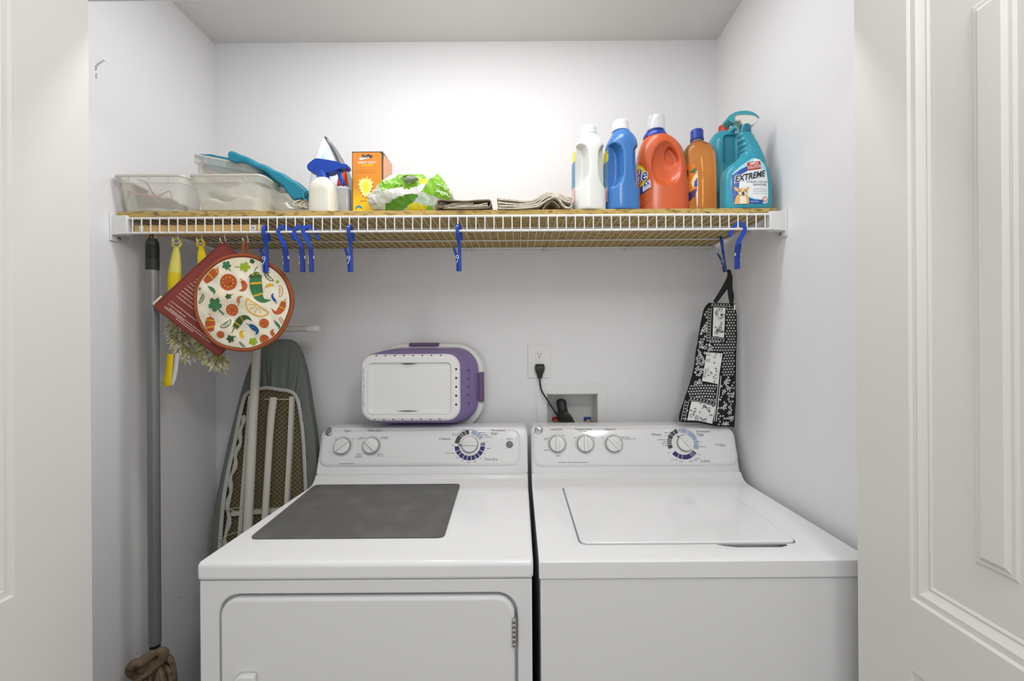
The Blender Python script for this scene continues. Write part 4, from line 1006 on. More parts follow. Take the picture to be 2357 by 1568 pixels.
# ================================================================== clear bins at the left end of the shelf
def see(name, col, a, rough=.3): return mat(name, col, rough, alpha=a)
binm = see('cloudy_clear_plastic', (230, 227, 214), .34, .25)
rimm = see('cloudy_rim_plastic', (232, 229, 218), .62, .25)
def make_bin(label, loc, W, D, H, par_rot=None, flange=.022):
    t = thing('storage_bin', label, 'bin', loc, 0, 'cloudy clear plastic bins'); 
    b = bmesh.new(); r = .02
    def rg(z, g, q=r): return [(u, v, z) for u, v in rrect(-W/2+g, W/2-g, g*.8, D-g*.8, q, 5)]
    th = .0016
    bm_rings(b, [rg(.0, .020), rg(.002, .0165), rg(H-flange, .007), rg(H-flange, .0005), rg(H-.003, -.0015), rg(H, -.001), rg(H, .006), rg(H-flange, .0085), rg(.004, .018), rg(.003, .021)], cap=(True, True))
    for x in (-W*.28, 0, W*.28):
        bm_box(b, x-.0015, x+.0015, -.002, .0045, H-flange, H-.003)
    make('tub', b, binm, t, angle=35)
    b = bmesh.new(); bm_rings(b, [rg(H-.004, -.0022), rg(H+.0006, -.0022), rg(H+.0006, .0068), rg(H-.004, .0068)], cap=(False, False), closed=True); make('rim', b, rimm, t, angle=35)
    return t
W_, D_, H_ = .196, .30, .098
YA = 1.172
pa = P(255, 408, YA); A_ = make_bin('cloudy bin with tangled pink cords at the left end of the shelf', (pa.x+W_/2+.003, YA, ZT+.0005), W_, D_, H_)
pb = P(433, 406, YA); B_ = make_bin('cloudy bin with a white cloth, lower one of the stacked pair', (pb.x+W_/2+.002, YA, ZT+.0005), .204, D_, H_)
pc = P(444, 358, 1.225); C_ = make_bin('tilted cloudy bin holding teal gloves, stacked on top of another bin', (pc.x+.072, 1.225, 1.803), W_, .27, H_)
C_.rotation_euler = (radians(-2), radians(11.5), 0)
# things in the bins
ax, ay = A_.location.x, YA
pink = mat('pink_cord', (204, 96, 88), .5); dk = mat('dark_adapter', (38, 36, 42), .5); 
t = thing('tangled_cord', 'pink tangled cord inside the leftmost clear bin', 'cord', (ax, ay+.05, ZT+.004)); random.seed(6); b = bmesh.new()
def LA(px, py, dy): p = P(px, py, ay+.03+dy); return tuple(p-Vector(t.location))
bm_tube(b, catmull([LA(277, 418, 0), LA(290, 436, .01), LA(312, 447, .0), LA(345, 450, .01), (LA(362, 462, .02)), LA(370, 470, .03)], 6), .0024, 6)
bm_tube(b, catmull([LA(318, 414, .03), LA(335, 420, .02), LA(348, 438, .01), LA(358, 452, .02), LA(372, 448, .03), LA(390, 440, .04), LA(396, 456, .03), LA(404, 468, .02)], 6), .0018, 6)
bm_tube(b, catmull([LA(305, 440, 0), LA(293, 455, .0), LA(292, 470, .01), LA(305, 474, .02)], 6), .002, 6)
make('cord', b, pink, t)
for (px, py, sx, sz, a, nm) in ((334, 461, .034, .014, .05, 'wide dark adapter inside the leftmost clear bin'), (311, 438, .012, .014, .5, 'small dark adapter leaning high inside the leftmost clear bin'), (383, 468, .016, .010, -.3, 'short dark adapter in the leftmost bin, right of the wide one'), (428, 474, .022, .006, 0, 'flat dark block at the right of the leftmost clear bin')):
    p = P(px, py, ay+.07); 
    if px == 428: p = P(405, 474, ay+.06); sx = .014
    b = bmesh.new(); bm_rings(b, [[(x, y, z) for x, z in rrect(-sx+g, sx-g, -sz+g, sz-g, .003, 3)] for y, g in ((-.018, .002), (-.016, 0), (.016, 0), (.018, .002))])
    z0 = max(p.z, ZT+.006+sz); q = tag(make('power_adapter', b, dk, loc=(p.x, p.y+.01, z0)), nm, 'adapter', 'adapters in the bin'); q.rotation_euler = (0, a, 0)
bx = B_.location.x
b = bmesh.new(); rs = []
for i in range(13):
    x = -.078+.156*i/12; h = .034+.006*sin(i*.9)+.008*(i > 8); rs.append([(x, .016+.02*q, z) for q, z in ((0, .003), (0, h*.7), (.6, h), (4, h+.004), (9, h*.9), (12, h*.5), (12, .003))])
bm_rings(b, rs); tag(make('folded_cloth', b, mat('white_cloth', (230, 226, 212), .9, bump=(40, .3, 3)), loc=(bx-.002, YA, ZT+.003)), 'white folded cloth inside the lower stacked bin', 'cloth')
# mauve cloth and teal gloves in the tilted bin
b = bmesh.new(); cx_ = C_.location.x
bm_ball(b, (0, 0, 0), .040, .05, .022, seg=20, rg=10); bm_ball(b, (-.020, -.02, .020), .022, .025, .014); 
for v in b.verts: v.co += Vector((0, 0, .006*noise.noise(v.co*40)))
q = tag(make('mauve_cloth', b, mat('mauve_cloth', (158, 116, 124), .9, bump=(60, .3, 3))), 'mauve bundled cloth inside the tilted clear bin', 'cloth'); q.location = P(512, 412, 1.30)
teal_g = mat('teal_rubber', (30, 128, 152), .42, bump=(60, .08, 2))
def flat_px(name, pts, Y, th, m, t, o, bev, wob=.004, skew=0):
    q = catmull(pts, 5, closed=True); b = bmesh.new(); vs = []
    P2 = [P(x, y, Y) for x, y in q]
    bm_rings(b, [[tuple(p-o+Vector((0, dy+skew*(p.x-P2[0].x), -abs(dy)*.25))) for p in P2] for dy in (-th, -th*.33, th*.33, th)])
    for v in b.verts: v.co += Vector((0, 0, wob*noise.noise(v.co*35)))
    return make(name, b, m, t, bevel=bev, seg=4, angle=60)
t = thing('rubber_glove', 'teal rubber glove draped over the tilted bin down to the shelf', 'glove', tuple(P(600, 390, 1.235))); o = Vector(t.location)
flat_px('glove', [(532, 362), (532, 354), (538, 349), (547, 351), (570, 362), (594, 373), (622, 384), (650, 399), (678, 414), (698, 428), (712, 441), (714, 452), (700, 459), (682, 461), (672, 452), (654, 430), (625, 404), (595, 388), (566, 378), (545, 375), (535, 370)], 1.235, .017, teal_g, t, o, .008)
b = bmesh.new(); c = P(706, 450, 1.217)-o
bm_tube(b, [(c.x+.009*cos(a)+.004*sin(a), c.y-.001, c.z+.012*sin(a)-.003*cos(a)) for a in [2*pi*i/20 for i in range(20)]], .0016, 6, closed=True); make('cuff', b, mat('light_teal_rubber', (56, 156, 178), .4), t)
t = thing('rubber_glove', 'teal rubber glove lying inside the tilted bin', 'glove', tuple(P(560, 395, 1.275))); o = Vector(t.location)
flat_px('glove', [(464, 364), (468, 359), (485, 358), (510, 361), (540, 367), (575, 376), (605, 386), (636, 402), (655, 420), (648, 434), (615, 425), (580, 414), (545, 404), (512, 395), (485, 380)], 1.275, .024, teal_g, t, o, .010, .006)
# ================================================================== sprayers, iron
def onshelf(px, Y): return Vector((P(px, 482, Y).x, Y, ZT+.0003))
def loftobj(name, keys, m, par, seg=36, **k):
    b = bmesh.new(); L = Loft(keys, 6); L.build(b, seg); return make(name, b, m, par, **k), L
YS1 = 1.215; c = onshelf(745, YS1); k = YS1/F
t = thing('spray_bottle', 'cloudy white spray bottle with a blue trigger head, in front of the iron', 'spray bottle', tuple(c))
def hz_(py, Y): return P(745, py, Y).z-ZT
bw = mat('cloudy_white_bottle', (222, 220, 208), .3, sss=.15)
S = [(0, .034, .026, 0, 0, 3), (.004, .0365, .029, 0, 0, 3), (.05, .0365, .029, 0, 0, 3), (hz_(437, YS1), .0365, .029, -.0008, 0, 2.8), (hz_(426, YS1), .032, .026, -.001, 0, 2.5), (hz_(418, YS1), .024, .021, -.0005, 0, 2.2), (hz_(411, YS1), .016, .015, -.0005, 0, 2), (hz_(408, YS1), .013, .013, -.0005, 0, 2)]
loftobj('bottle', S, bw, t)
bh = mat('blue_trigger_plastic', (30, 70, 168), .22)
z0 = hz_(410, YS1); b = bmesh.new(); bm_lathe(b, [(.0165, z0-.004), (.0165, z0+.008), (.014, z0+.014), (.013, z0+.020)], 20, (-.001, 0, 0)); make('collar', b, bh, t)
def TR(pts, Y, o, dy=0): return [(P(x, y, Y).x-o.x, P(x, y, Y).z-o.z) for x, y in pts]
hd = catmull([(712, 390), (713, 383), (724, 373), (732, 369), (745, 370), (770, 374), (786, 378), (790, 381), (803, 383), (802, 391), (789, 391), (786, 393), (775, 396), (764, 401), (745, 403), (728, 401), (716, 397)], 4, closed=True)
b = bmesh.new(); hp = TR(hd, YS1, c); bm_prism(b, hp, -.013, .013, 'y'); H_o = make('trigger_head', b, bh, t, bevel=.006, seg=4)
b = bmesh.new(); tp_ = TR([(776, 394), (784, 393), (787, 405), (793, 420), (792, 428), (788, 429), (780, 412)], YS1, c); bm_prism(b, tp_, -.006, .006, 'y'); make('trigger', b, bh, H_o, bevel=.0025)
b = bmesh.new(); n0, n1 = P(789, 387, YS1)-c, P(804, 387.5, YS1)-c; bm_tube(b, [n0, n1], .0055, 12); make('nozzle', b, mat('dark_blue_plastic', (22, 44, 120), .35), H_o)

YS2 = 1.285; c = onshelf(790, YS2)
t = thing('small_bottle', 'small clear white bottle with a red nozzle cap behind the blue-headed sprayer', 'bottle', tuple(c))
h2 = lambda y: P(790, y, YS2).z-ZT
loftobj('bottle', [(0, .022, .016, 0, 0, 3), (.004, .0245, .018, 0, 0, 3), (h2(446), .0245, .018, 0, 0, 3), (h2(436), .022, .017, 0, 0, 2.6), (h2(430), .014, .013, 0, 0, 2.2), (h2(427), .012, .012, 0, 0, 2)], mat('clear_grey_bottle', (228, 228, 228), .2, alpha=.8), t)
loftobj('cap', [(h2(431), .0155, .0155, -.001, 0, 2.2), (h2(427), .016, .016, -.001, 0, 2.2), (h2(410), .013, .013, 0, 0, 2.2), (h2(396), .0095, .009, .001, 0, 2.2), (h2(392), .006, .006, .002, 0, 2)], mat('red_cap', (204, 70, 52), .35), t)
b = bmesh.new(); p_ = P(780.5, 455, YS2)-c; bm_box(b, p_.x-.006, p_.x+.006, -.0195, -.018, p_.z-.006, p_.z+.006); make('sticker', b, mat('white_sticker', (240, 240, 240), .5), t)

YI = 1.36; c = onshelf(764, YI)
t = thing('steam_iron', 'white and pale blue steam iron standing on its heel behind the sprayer', 'iron', tuple(c))
irn = mat('white_iron_plastic', (226, 228, 236), .22); irb = mat('pale_blue_iron_plastic', (168, 200, 232), .3)
def hI(py): return P(764, py, YI).z-ZT
def xI(px, py): return P(px, py, YI).x-c.x
rows = [(500, 716, 812, .052), (470, 716, 810, .052), (435, 717, 806, .050), (405, 720, 798, .044), (380, 724, 786, .036), (355, 731, 773, .026), (335, 738, 762, .016), (322, 744, 753, .008), (317, 747, 750, .003)]
keys = []
for py, a, d, ry in rows: keys.append((max(0, hI(py)), (xI(d, py)-xI(a, py))/2, ry, (xI(d, py)+xI(a, py))/2, 0, 2.3))
keys[0] = (0,)+keys[0][1:]
ib, IL = loftobj('housing', keys, irn, t)
b = bmesh.new()
poly_map(b, [(xI(x, y), hI(y)) for x, y in [(756, 345), (761, 348), (770, 370), (775, 400), (777, 440), (740, 440), (745, 400), (752, 370)]], lambda u, v: IL.front(u, v, .0006), 0, .01); make('water_window', b, irb, ib, recalc=False)
b = bmesh.new(); sp = catmull([(748, 316), (756, 322), (769, 340), (784, 368), (797, 398), (807, 430), (811, 465), (812, 500)], 5); wds = [.003+.05*min(1, (i/len(sp))**.7) for i in range(len(sp))]
rs = []
for (x, y), wd in zip(sp, wds): X, Z_ = xI(x, y), max(0.0, hI(y)); rs.append([(X-.001, -wd, Z_), (X+.0022, -wd, Z_), (X+.0022, wd, Z_), (X-.001, wd, Z_)])
bm_rings(b, rs); make('sole_plate', b, mat('iron_sole', (120, 122, 126), .3, metal=.6), t)
b = bmesh.new(); cr_ = mat('beige_cord', (176, 168, 150), .6)
for i, (x, y) in enumerate(((690, 468), (703, 470), (714, 472))):
    p = P(x, y, 1.215)-c; bm_tube(b, [(p.x+.012*cos(a)+.004*sin(a), p.y+.014*sin(a*1+.4), max(.004, p.z+.000)+.012*sin(a)*1.05+.0) for a in [2*pi*j/20 for j in range(20)]], .0028, 8, closed=True)
for v in b.verts: v.co.z = max(v.co.z, .0008)
q = P(716, 476, 1.26)-c; bm_tube(b, catmull([P(690, 478, 1.235)-c, P(705, 480, 1.27)-c, P(725, 479, 1.31)-c, Vector((-.03, -.03, .006))], 5), .0028, 8)
for v in b.verts: v.co.z = max(v.co.z, .0008)
make('power_cord', b, cr_, t)
b = bmesh.new(); bm_tube(b, catmull([P(656, 468, 1.20)-c, P(661, 474, 1.195)-c, P(668, 479, 1.195)-c, P(690, 479.5, 1.22)-c], 5), .0016, 6); bm_tube(b, catmull([P(659, 466, 1.20)-c, P(664, 473, 1.195)-c, P(671, 479, 1.20)-c], 5), .0016, 6)
for v in b.verts: v.co.z = max(v.co.z, .0008)
make('cord_tie', b, plast_w, t)

# ================================================================== orange duster box
YX = 1.238; c = onshelf(846.5, YX); t = thing('duster_box', 'tall orange and yellow box of heavy duty dusters', 'box', tuple(c))
wx = (P(882, 400, YX).x-P(811, 400, YX).x)/2; hx = P(846, 349, YX).z-ZT; dx_ = .09
m = bpy.data.materials.new('printed_orange_card'); m.use_nodes = True; nt = m.node_tree; bs = nt.nodes['Principled BSDF']; bs.inputs['Roughness'].default_value = .45
tc = nt.nodes.new('ShaderNodeTexCoord'); sp_ = nt.nodes.new('ShaderNodeSeparateXYZ'); rp = nt.nodes.new('ShaderNodeValToRGB'); nt.links.new(tc.outputs['Object'], sp_.inputs[0])
mr = nt.nodes.new('ShaderNodeMapRange'); mr.inputs['From Min'].default_value = 0; mr.inputs['From Max'].default_value = hx; nt.links.new(sp_.outputs['Z'], mr.inputs['Value']); nt.links.new(mr.outputs[0], rp.inputs['Fac']); nt.links.new(rp.outputs['Color'], bs.inputs['Base Color'])
e = rp.color_ramp.elements; e[0].position = .05; e[0].color = rgb(240, 206, 30); e[1].position = 1; e[1].color = rgb(226, 134, 48)
for ps_, cl in ((.28, (238, 190, 32)), (.45, (224, 144, 34))): q = e.new(ps_); q.color = rgb(*cl)
card_side = mat('pink_card_side', (236, 176, 146), .5); card_dk = mat('dark_card_edge', (72, 62, 48), .5)
b = bmesh.new(); bm_box(b, -wx, wx, 0, dx_, 0, hx); make('carton', b, card_dk, t, bevel=.0006, seg=1)
b = bmesh.new(); bm_prism(b, rrect(-wx+.0022, wx-.0035, .0, hx-.003, .006, 5, (.001, .001, .008, .004)), -.0004, .0002, 'y'); make('printed_front', b, m, t, smooth=False)
b = bmesh.new(); bm_prism(b, [(.002, 0), (dx_, 0), (dx_, hx), (.010, hx-.006), (.004, hx-.03)], wx-.0001, wx+.0004, 'x'); make('printed_side', b, card_side, t, smooth=False)
def bxf(px, py, kk=.0008): p = P(px, py, YX)-c; return lambda u, v: Vector((p.x+u, -kk, p.z+v))
b = bmesh.new(); kx = YX/F*1.33
CM = [mat('white_print', (244, 242, 236), .5), mat('yellow_print', (250, 226, 60), .5), mat('black_print', (34, 36, 48), .5), mat('cream_fluff_print', (250, 240, 150), .5), mat('brown_print', (206, 116, 40), .5), mat('teal_print', (56, 140, 172), .5), mat('green_print', (90, 170, 60), .5)]
poly_map(b, [(0, 0), (.008, .006), (.026, .009), (.036, .007), (.030, .001), (.016, -.001), (.008, -.004)], lambda u, v: bxf(826, 366)(u, v), 0)
text_bm(b, 'Swiffer', 8.5*kx, bxf(844.5, 360, .0012), 2, bold=.03, shear=.3, sx=.82)
text_bm(b, 'HEAVY DUTY', 5.2*kx, bxf(845.5, 374.5), 0, bold=.02, sx=1.0, space=1.05); text_bm(b, 'DUSTERS', 4.6*kx, bxf(846, 380.8), 1, bold=.02, space=1.05)
for (x, y, w_) in ((818, 392, 42), (817, 397, 49)):
    poly_map(b, [(0, 0), (w_*k, 0), (w_*k, -.0008), (0, -.0008)], bxf(x, y), 4)
fl = []; random.seed(12)
for i in range(30): a = 2*pi*i/30; q = (14 if i % 2 else 18)*(1+.12*sin(3*a)); fl.append((q*k*cos(a)*.98, q*k*sin(a)*1.35))
poly_map(b, [(x+.002, y-.003) for x, y in fl], bxf(841, 431), 4); poly_map(b, fl, bxf(842, 430, .0011), 3)
poly_map(b, [(x*.5, y*.6) for x, y in fl], bxf(843, 430, .0014), 1); poly_map(b, [(-.002, 0), (.002, 0), (.0016, .012), (-.0016, .012)], bxf(845.5, 415, .0014), 1)
poly_map(b, [(0, 0), (.020, 0), (.020, -.0025), (0, -.0025)], bxf(829, 462), 4)
poly_map(b, [(.0105*cos(a), .0105*sin(a)) for a in [pi*i/10 for i in range(11)]]+[(-.007, 0), (-.004, .005), (.002, .004)], bxf(826, 481.5), 5)
make('lettering', b, CM, t, recalc=False)
b = bmesh.new()
poly_map(b, [(.035, hx*.62), (.06, hx*.74), (.075, hx*.86), (.06, hx*.80), (.04, hx*.70)], lambda u, v: Vector((wx+.0008, u, v)), 0); make('side_emblem', b, mat('pale_teal_print', (196, 206, 196), .5), t, recalc=False)

# ================================================================== crumpled green pack
YG = 1.196; c = onshelf(944, YG); t = thing('paper_towel_pack', 'crumpled green and white plastic pack lying on its side by the orange box', 'pack', tuple(c))
topc = catmull([(846, 452), (850, 440), (862, 430), (874, 418), (882, 406), (905, 400), (940, 397), (968, 395), (1000, 393), (1012, 402), (1026, 416), (1037, 436), (1041, 452)], 6)
botc = catmull([(846, 462), (852, 478), (866, 484), (884, 488), (905, 490), (930, 490), (960, 490), (985, 490), (1000, 486), (1014, 478), (1025, 470), (1036, 464), (1041, 458)], 6)
lm = {'g': (122, 178, 40), 'w': (236, 234, 228), 'd': (86, 140, 32), 'y': (226, 212, 50), 'c': (202, 204, 190), 'k': (70, 76, 58), 'a': (186, 206, 180)}
gm = [mat('pack_'+n, v, .28, bump=(26, .5, 3)) for n, v in lm.items()]; ix = {n: i for i, n in enumerate(lm)}
zones = [('g', [(905, 396), (970, 393), (984, 402), (985, 425), (950, 436), (905, 432), (880, 440), (870, 412)]), ('w', [(904, 444), (884, 434), (902, 436), (925, 430), (940, 436), (985, 420), (987, 416), (972, 441), (962, 446), (925, 454)]),
         ('g', [(972, 441), (992, 410), (1008, 398), (1020, 410), (1036, 436), (1042, 455), (1030, 462), (1012, 456)]), ('c', [(969, 396), (1003, 392), (1010, 400), (992, 412), (985, 408)]), ('d', [(888, 488), (890, 470), (915, 455), (945, 446), (966, 448), (955, 464), (935, 478), (925, 490)]),
         ('y', [(935, 488), (945, 468), (966, 466), (984, 474), (986, 490)]), ('a', [(958, 458), (975, 444), (1000, 454), (1004, 470), (985, 474), (966, 466)]), ('g', [(984, 474), (998, 472), (1000, 490), (985, 490)]), ('y', [(966, 410), (985, 412), (988, 420), (970, 425)]),
         ('w', [(877, 414), (890, 404), (920, 401), (905, 412), (882, 416)])]
b = bmesh.new(); n = len(topc); rs = []
def crm(x, y, a): return .0045*noise.noise(Vector((x*.05, y*.07, a*1.5)))+.003*noise.noise(Vector((x*.13, y*.15, a)))
for i in range(n):
    T, B = Vector(topc[i]), Vector(botc[min(i, len(botc)-1)]); s = i/(n-1); dep = .060*sin(pi*min(1, max(0, s*.92+.06)))**.45+.004; ring = []
    for j in range(40):
        a = 2*pi*j/40; f = .5+.5*cos(a); px_, py_ = B.x+(T.x-B.x)*f, B.y+(T.y-B.y)*f; q = P(px_, py_, YG)-c
        ring.append((q.x+crm(px_, py_, a), -dep*.55*sgnpow(sin(a), .8)+.02+crm(py_, px_, a), max(.0008, q.z+crm(px_+50, py_, a))))
    rs.append(ring)
bm_rings(b, rs)
bmesh.ops.subdivide_edges(b, edges=b.edges[:], cuts=1, use_grid_fill=True)
for f in b.faces:
    q = f.calc_center_median(); X, Y, Z_ = q.x+c.x, q.y+c.y, q.z+c.z; px_ = VX+X/Y*F; py_ = VY-(Z_-CZ)/Y*F-(px_-VX)*.0066
    f.material_index = ix['c']
    for zn, pl in zones:
        if inpoly(px_, py_, pl): f.material_index = ix[zn]; 
pk = make('plastic_wrap', b, gm, t, angle=70)
def pks(u, v, kk=.007):            # front surface of the pack over pixel (u, v)
    s = min(1, max(0, (u-846)/195)); i = s*(n-1); i0 = int(min(n-2, i)); 
    dep = .060*sin(pi*min(1, max(0, s*.92+.06)))**.45+.004; T = topc[min(n-1, round(i))]; B = botc[min(n-1, round(i))]; f = max(.02, min(.98, (v-B[1])/(T[1]-B[1]))); sa = sqrt(max(0, 1-(2*f-1)**2))
    q = P(u, v, YG-.008)-c; return Vector((q.x, -dep*.55*sa**.8+.02-kk-.004, q.z))
b = bmesh.new()
for pl in ([(925, 411), (932, 404), (945, 404), (936, 410)], [(930, 414), (938, 412), (948, 405), (962, 407), (958, 412), (948, 416), (938, 420)], [(934, 420), (945, 420), (958, 413), (966, 415), (965, 421), (950, 424), (939, 428)], [(922, 411), (927, 415), (925, 419)]):
    poly_map(b, pl, lambda u, v: pks(u, v), 0, 4)
for px, py, s_ in ((917, 431, 5), (928, 432, 5)): text_bm(b, 'z', s_*2, lambda u, v, px=px, py=py: pks(px+u, py-v), 0, bold=.04)
def upside(s, cx0, cy0, h, ang, mi, kk=.007):
    ca, sa = cos(ang), sin(ang); text_bm(b, s, h*1.33, lambda u, v: pks(cx0+u*ca-v*sa, cy0-(u*sa+v*ca), kk), mi, bold=.02)
upside('Upper', 1019, 431, 7.0, radians(180-12), 1, .016); upside('Quicker', 1021, 446, 7.5, radians(180-14), 1)
make('lettering', b, [mat('pack_k', (70, 76, 58)), mat('pale_green_print', (226, 240, 206), .5)], pk, recalc=False)

# ================================================================== folded towels
def ribbon_prof(path, th):
    A, B = [], []
    for i, p in enumerate(path):
        d = Vector(path[min(len(path)-1, i+1)])-Vector(path[max(0, i-1)]); n_ = Vector((-d.y, d.x)).normalized()*th/2; A.append((p[0]+n_.x, p[1]+n_.y)); B.append((p[0]-n_.x, p[1]-n_.y))
    return A, B
def bm_ribbon(b, path, th, y0, y1, ny=6, wob=0, mi=0):
    A, B = ribbon_prof(path, th); N = len(A); g = []
    for j in range(ny+1):
        y = y0+(y1-y0)*j/ny; g.append([[b.verts.new((q[0], y+wob*sin(i*.8+j), max(.0004, q[1]))) for i, q in enumerate(S_)] for S_ in (A, B)])
    for j in range(ny):
        for i in range(N-1):
            b.faces.new((g[j][0][i], g[j][0][i+1], g[j+1][0][i+1], g[j+1][0][i])).material_index = mi; b.faces.new((g[j][1][i], g[j+1][1][i], g[j+1][1][i+1], g[j][1][i+1])).material_index = mi
    for j in (0, ny):
        for i in range(N-1): b.faces.new((g[j][0][i], g[j][1][i], g[j][1][i+1], g[j][0][i+1])).material_index = mi
YT = 1.178; c = onshelf(1068, YT); kt = YT/F
def TP(pts): return [((x-1068)*kt, (487.5-y)*kt) for x, y in pts]
brn = mat('taupe_terry', (142, 126, 104), .95, bump=(500, .8, 3)); crm_ = mat('cream_terry', (206, 198, 182), .95, bump=(500, .8, 3))
t = thing('folded_towel', 'taupe folded hand towel with a rounded fold at each end', 'towel', tuple(c), 0, None)
b = bmesh.new(); bm_ribbon(b, catmull(TP([(1020, 484.5), (1060, 485.5), (1100, 485), (1124, 483), (1130, 475), (1126, 467), (1105, 467), (1070, 469), (1040, 467.5), (1012, 466), (1006, 473), (1012, 482), (1030, 478), (1050, 474), (1090, 474)]), 6), .0032, 0, .13, 5, .0008); make('outer_layer', b, brn, t)
b = bmesh.new(); bm_ribbon(b, catmull(TP([(1024, 482), (1040, 477.5), (1070, 478), (1100, 477.5), (1122, 474)]), 6), .0028, .001, .128, 4, .0006); bm_ribbon(b, catmull(TP([(1030, 483), (1060, 481.5), (1100, 481), (1123, 479)]), 6), .0028, .001, .128, 4, .0006); make('inner_layer', b, crm_, t)
YT2 = 1.178; c = onshelf(1230, YT2)
def TQ(pts): return [((x-1230)*kt, (486.5-y)*kt) for x, y in pts]
wf = mat('cream_waffle_cotton', (216, 208, 194), .95, bump=(420, 1.0, 2), var=((190, 178, 160), 120, .4, .7)); wf2 = mat('taupe_waffle_cotton', (168, 152, 132), .95, bump=(420, 1.0, 2))
t = thing('kitchen_towel', 'cream waffle towel folded in rippled layers on the shelf left of the jugs', 'towel', tuple(c))
L4 = [[(1145, 483), (1155, 485.5), (1200, 484.5), (1236, 480), (1250, 472), (1262, 465), (1274, 460), (1286, 465), (1296, 478), (1308, 485), (1317, 478)], [(1148, 478), (1170, 480), (1215, 479), (1238, 474), (1252, 463), (1266, 457), (1282, 460), (1300, 468), (1316, 473)],
      [(1146, 470), (1170, 474), (1210, 475), (1235, 469), (1250, 459), (1264, 454), (1284, 457), (1300, 463), (1317, 468)], [(1144, 462), (1175, 466), (1215, 469), (1236, 463), (1250, 454), (1264, 451), (1285, 454), (1302, 459), (1318, 463)]]
for i, l in enumerate(L4):
    b = bmesh.new(); bm_ribbon(b, catmull(TQ(l), 6), .0042, .0005*i, .13+.004*i, 6, .0012); make('folded_layer', b, wf, t)
b = bmesh.new(); bm_ribbon(b, catmull(TQ([(1250, 484), (1258, 474), (1270, 466), (1282, 472), (1290, 482)]), 6), .004, .012, .125, 4, .001); make('inner_fold', b, wf2, t)
b = bmesh.new(); bm_ribbon(b, catmull(TQ([(1288, 462), (1300, 472), (1312, 470)]), 6), .004, .010, .125, 4, .001); make('inner_fold', b, wf2, t)
# ================================================================== bottles at the right
def hb(py, Y, px=1400): return P(px, py, Y).z-ZT
def jug(name, label, px, Y, keys_px, rot, m, cap, capm, side_lab):
    """keys_px: (py or None for the base, half width px, depth factor)"""
    c = onshelf(px, Y); t = thing('bleach_jug' if name == 'w' else 'softener_jug', label, 'jug', tuple(c), rot); kk = Y/F
    keys = [(0, keys_px[0][1]*kk*.94, keys_px[0][1]*kk*keys_px[0][2]*.94, 0, 0, 2.8)]
    for py, hw_, df, cxp, n_ in keys_px: keys.append((hb(py, Y, px) if py else .004, hw_*kk, hw_*kk*df, cxp*kk, 0, n_))
    L = Loft(keys, 6); b = bmesh.new(); L.build(b, 40); cs = []
    # hand hold: pinch both sides near the front, leaving a slim handle column
    z0, z1 = hb(432, Y, px), hb(346, Y, px); W = keys_px[1][1]*kk; D = W*keys_px[1][2]
    for s in (-1, 1):
        q = bmesh.new(); rs = []
        for z, g in ((z0-.012, .022), (z0, .008), (z0+.02, .0), ((z0+z1)/2, -.001), (z1-.025, 0), (z1-.008, .006), (z1+.004, .018)):
            xin = (.0125+g)*1.0; rs.append([(s*xin, -D-.02, z), (s*(W+.02), -D-.02, z), (s*(W+.02), -D*.08, z), (s*(xin+.004), -D*.08, z)])
        bm_rings(q, rs); cs.append((q, 'DIFFERENCE'))
    me = csg(b, cs, voxel=.0022, smooth=10); make_me('bottle', me, m, t, angle=70)
    b = bmesh.new(); cz0, cz1, cr0, cxo = hb(cap[1], Y, px), hb(cap[0], Y, px), cap[2]*kk, cap[3]*kk
    prof = [(cr0, cz0), (cr0, cz0+(cz1-cz0)*.30), (cr0*.93, cz0+(cz1-cz0)*.34), (cr0*.93, cz0+(cz1-cz0)*.9), (cr0*.86, cz1)]
    bm_lathe(b, prof, 28, (cxo, 0, 0)); make('cap', b, capm, t, angle=30)
    # labels wrap the left side
    zz = [hb(y, Y, px) for y in (470, 436, 378, 362, 352)]
    b = bmesh.new()
    def sd(u, v):   # u: angle from the -x axis towards the front (radians), v: height
        _, rx, ry, cx_, cy_, n_ = L.at(v); a = pi+u; return Vector((cx_+(rx+.001)*sgnpow(cos(a), 2/n_), cy_+(ry+.001)*sgnpow(sin(a), 2/n_), v))
    def patch(u0, u1, v0, v1, mi):
        for i in range(6):
            for j in range(4):
                U = [u0+(u1-u0)*(i+d)/6 for d in (0, 1)]; V = [v0+(v1-v0)*(j+d)/4 for d in (0, 1)]; b.faces.new([b.verts.new(sd(a, e_)) for a, e_ in ((U[0], V[0]), (U[1], V[0]), (U[1], V[1]), (U[0], V[1]))]).material_index = mi
    patch(-.8, side_lab, zz[1], zz[2], 0); patch(-.8, side_lab-.08, zz[0], zz[1], 2); patch(-.8, side_lab, zz[2], zz[3], 1); patch(-.8, side_lab-.1, zz[3], zz[4], 1)
    make('side_label', b, [mat('blue_label', (92, 142, 186), .4), mat('yellow_label', (238, 226, 60), .4), mat('pink_label', (220, 180, 172), .4)], t, recalc=False)
    return t
YJ = 1.222
jug('w', 'white plastic jug with a white cap, leftmost of the jugs', 1355.5, YJ, [(None, 36.3, .95, 0, 2.8), (450, 36.3, .95, 0, 2.8), (400, 36.5, .95, 0, 2.7), (352, 35, .95, 0, 2.6), (334, 30.5, .95, 1, 2.4), (322, 24, .95, 1.5, 2.2), (314, 19, .95, 1.5, 2), (309, 17, 1, 1.5, 2)], radians(11),
    mat('cloudy_white_jug', (224, 225, 220), .3, sss=.1), (295, 313, 18.5, 1.5), mat('mint_white_cap', (226, 236, 230), .35), .22)
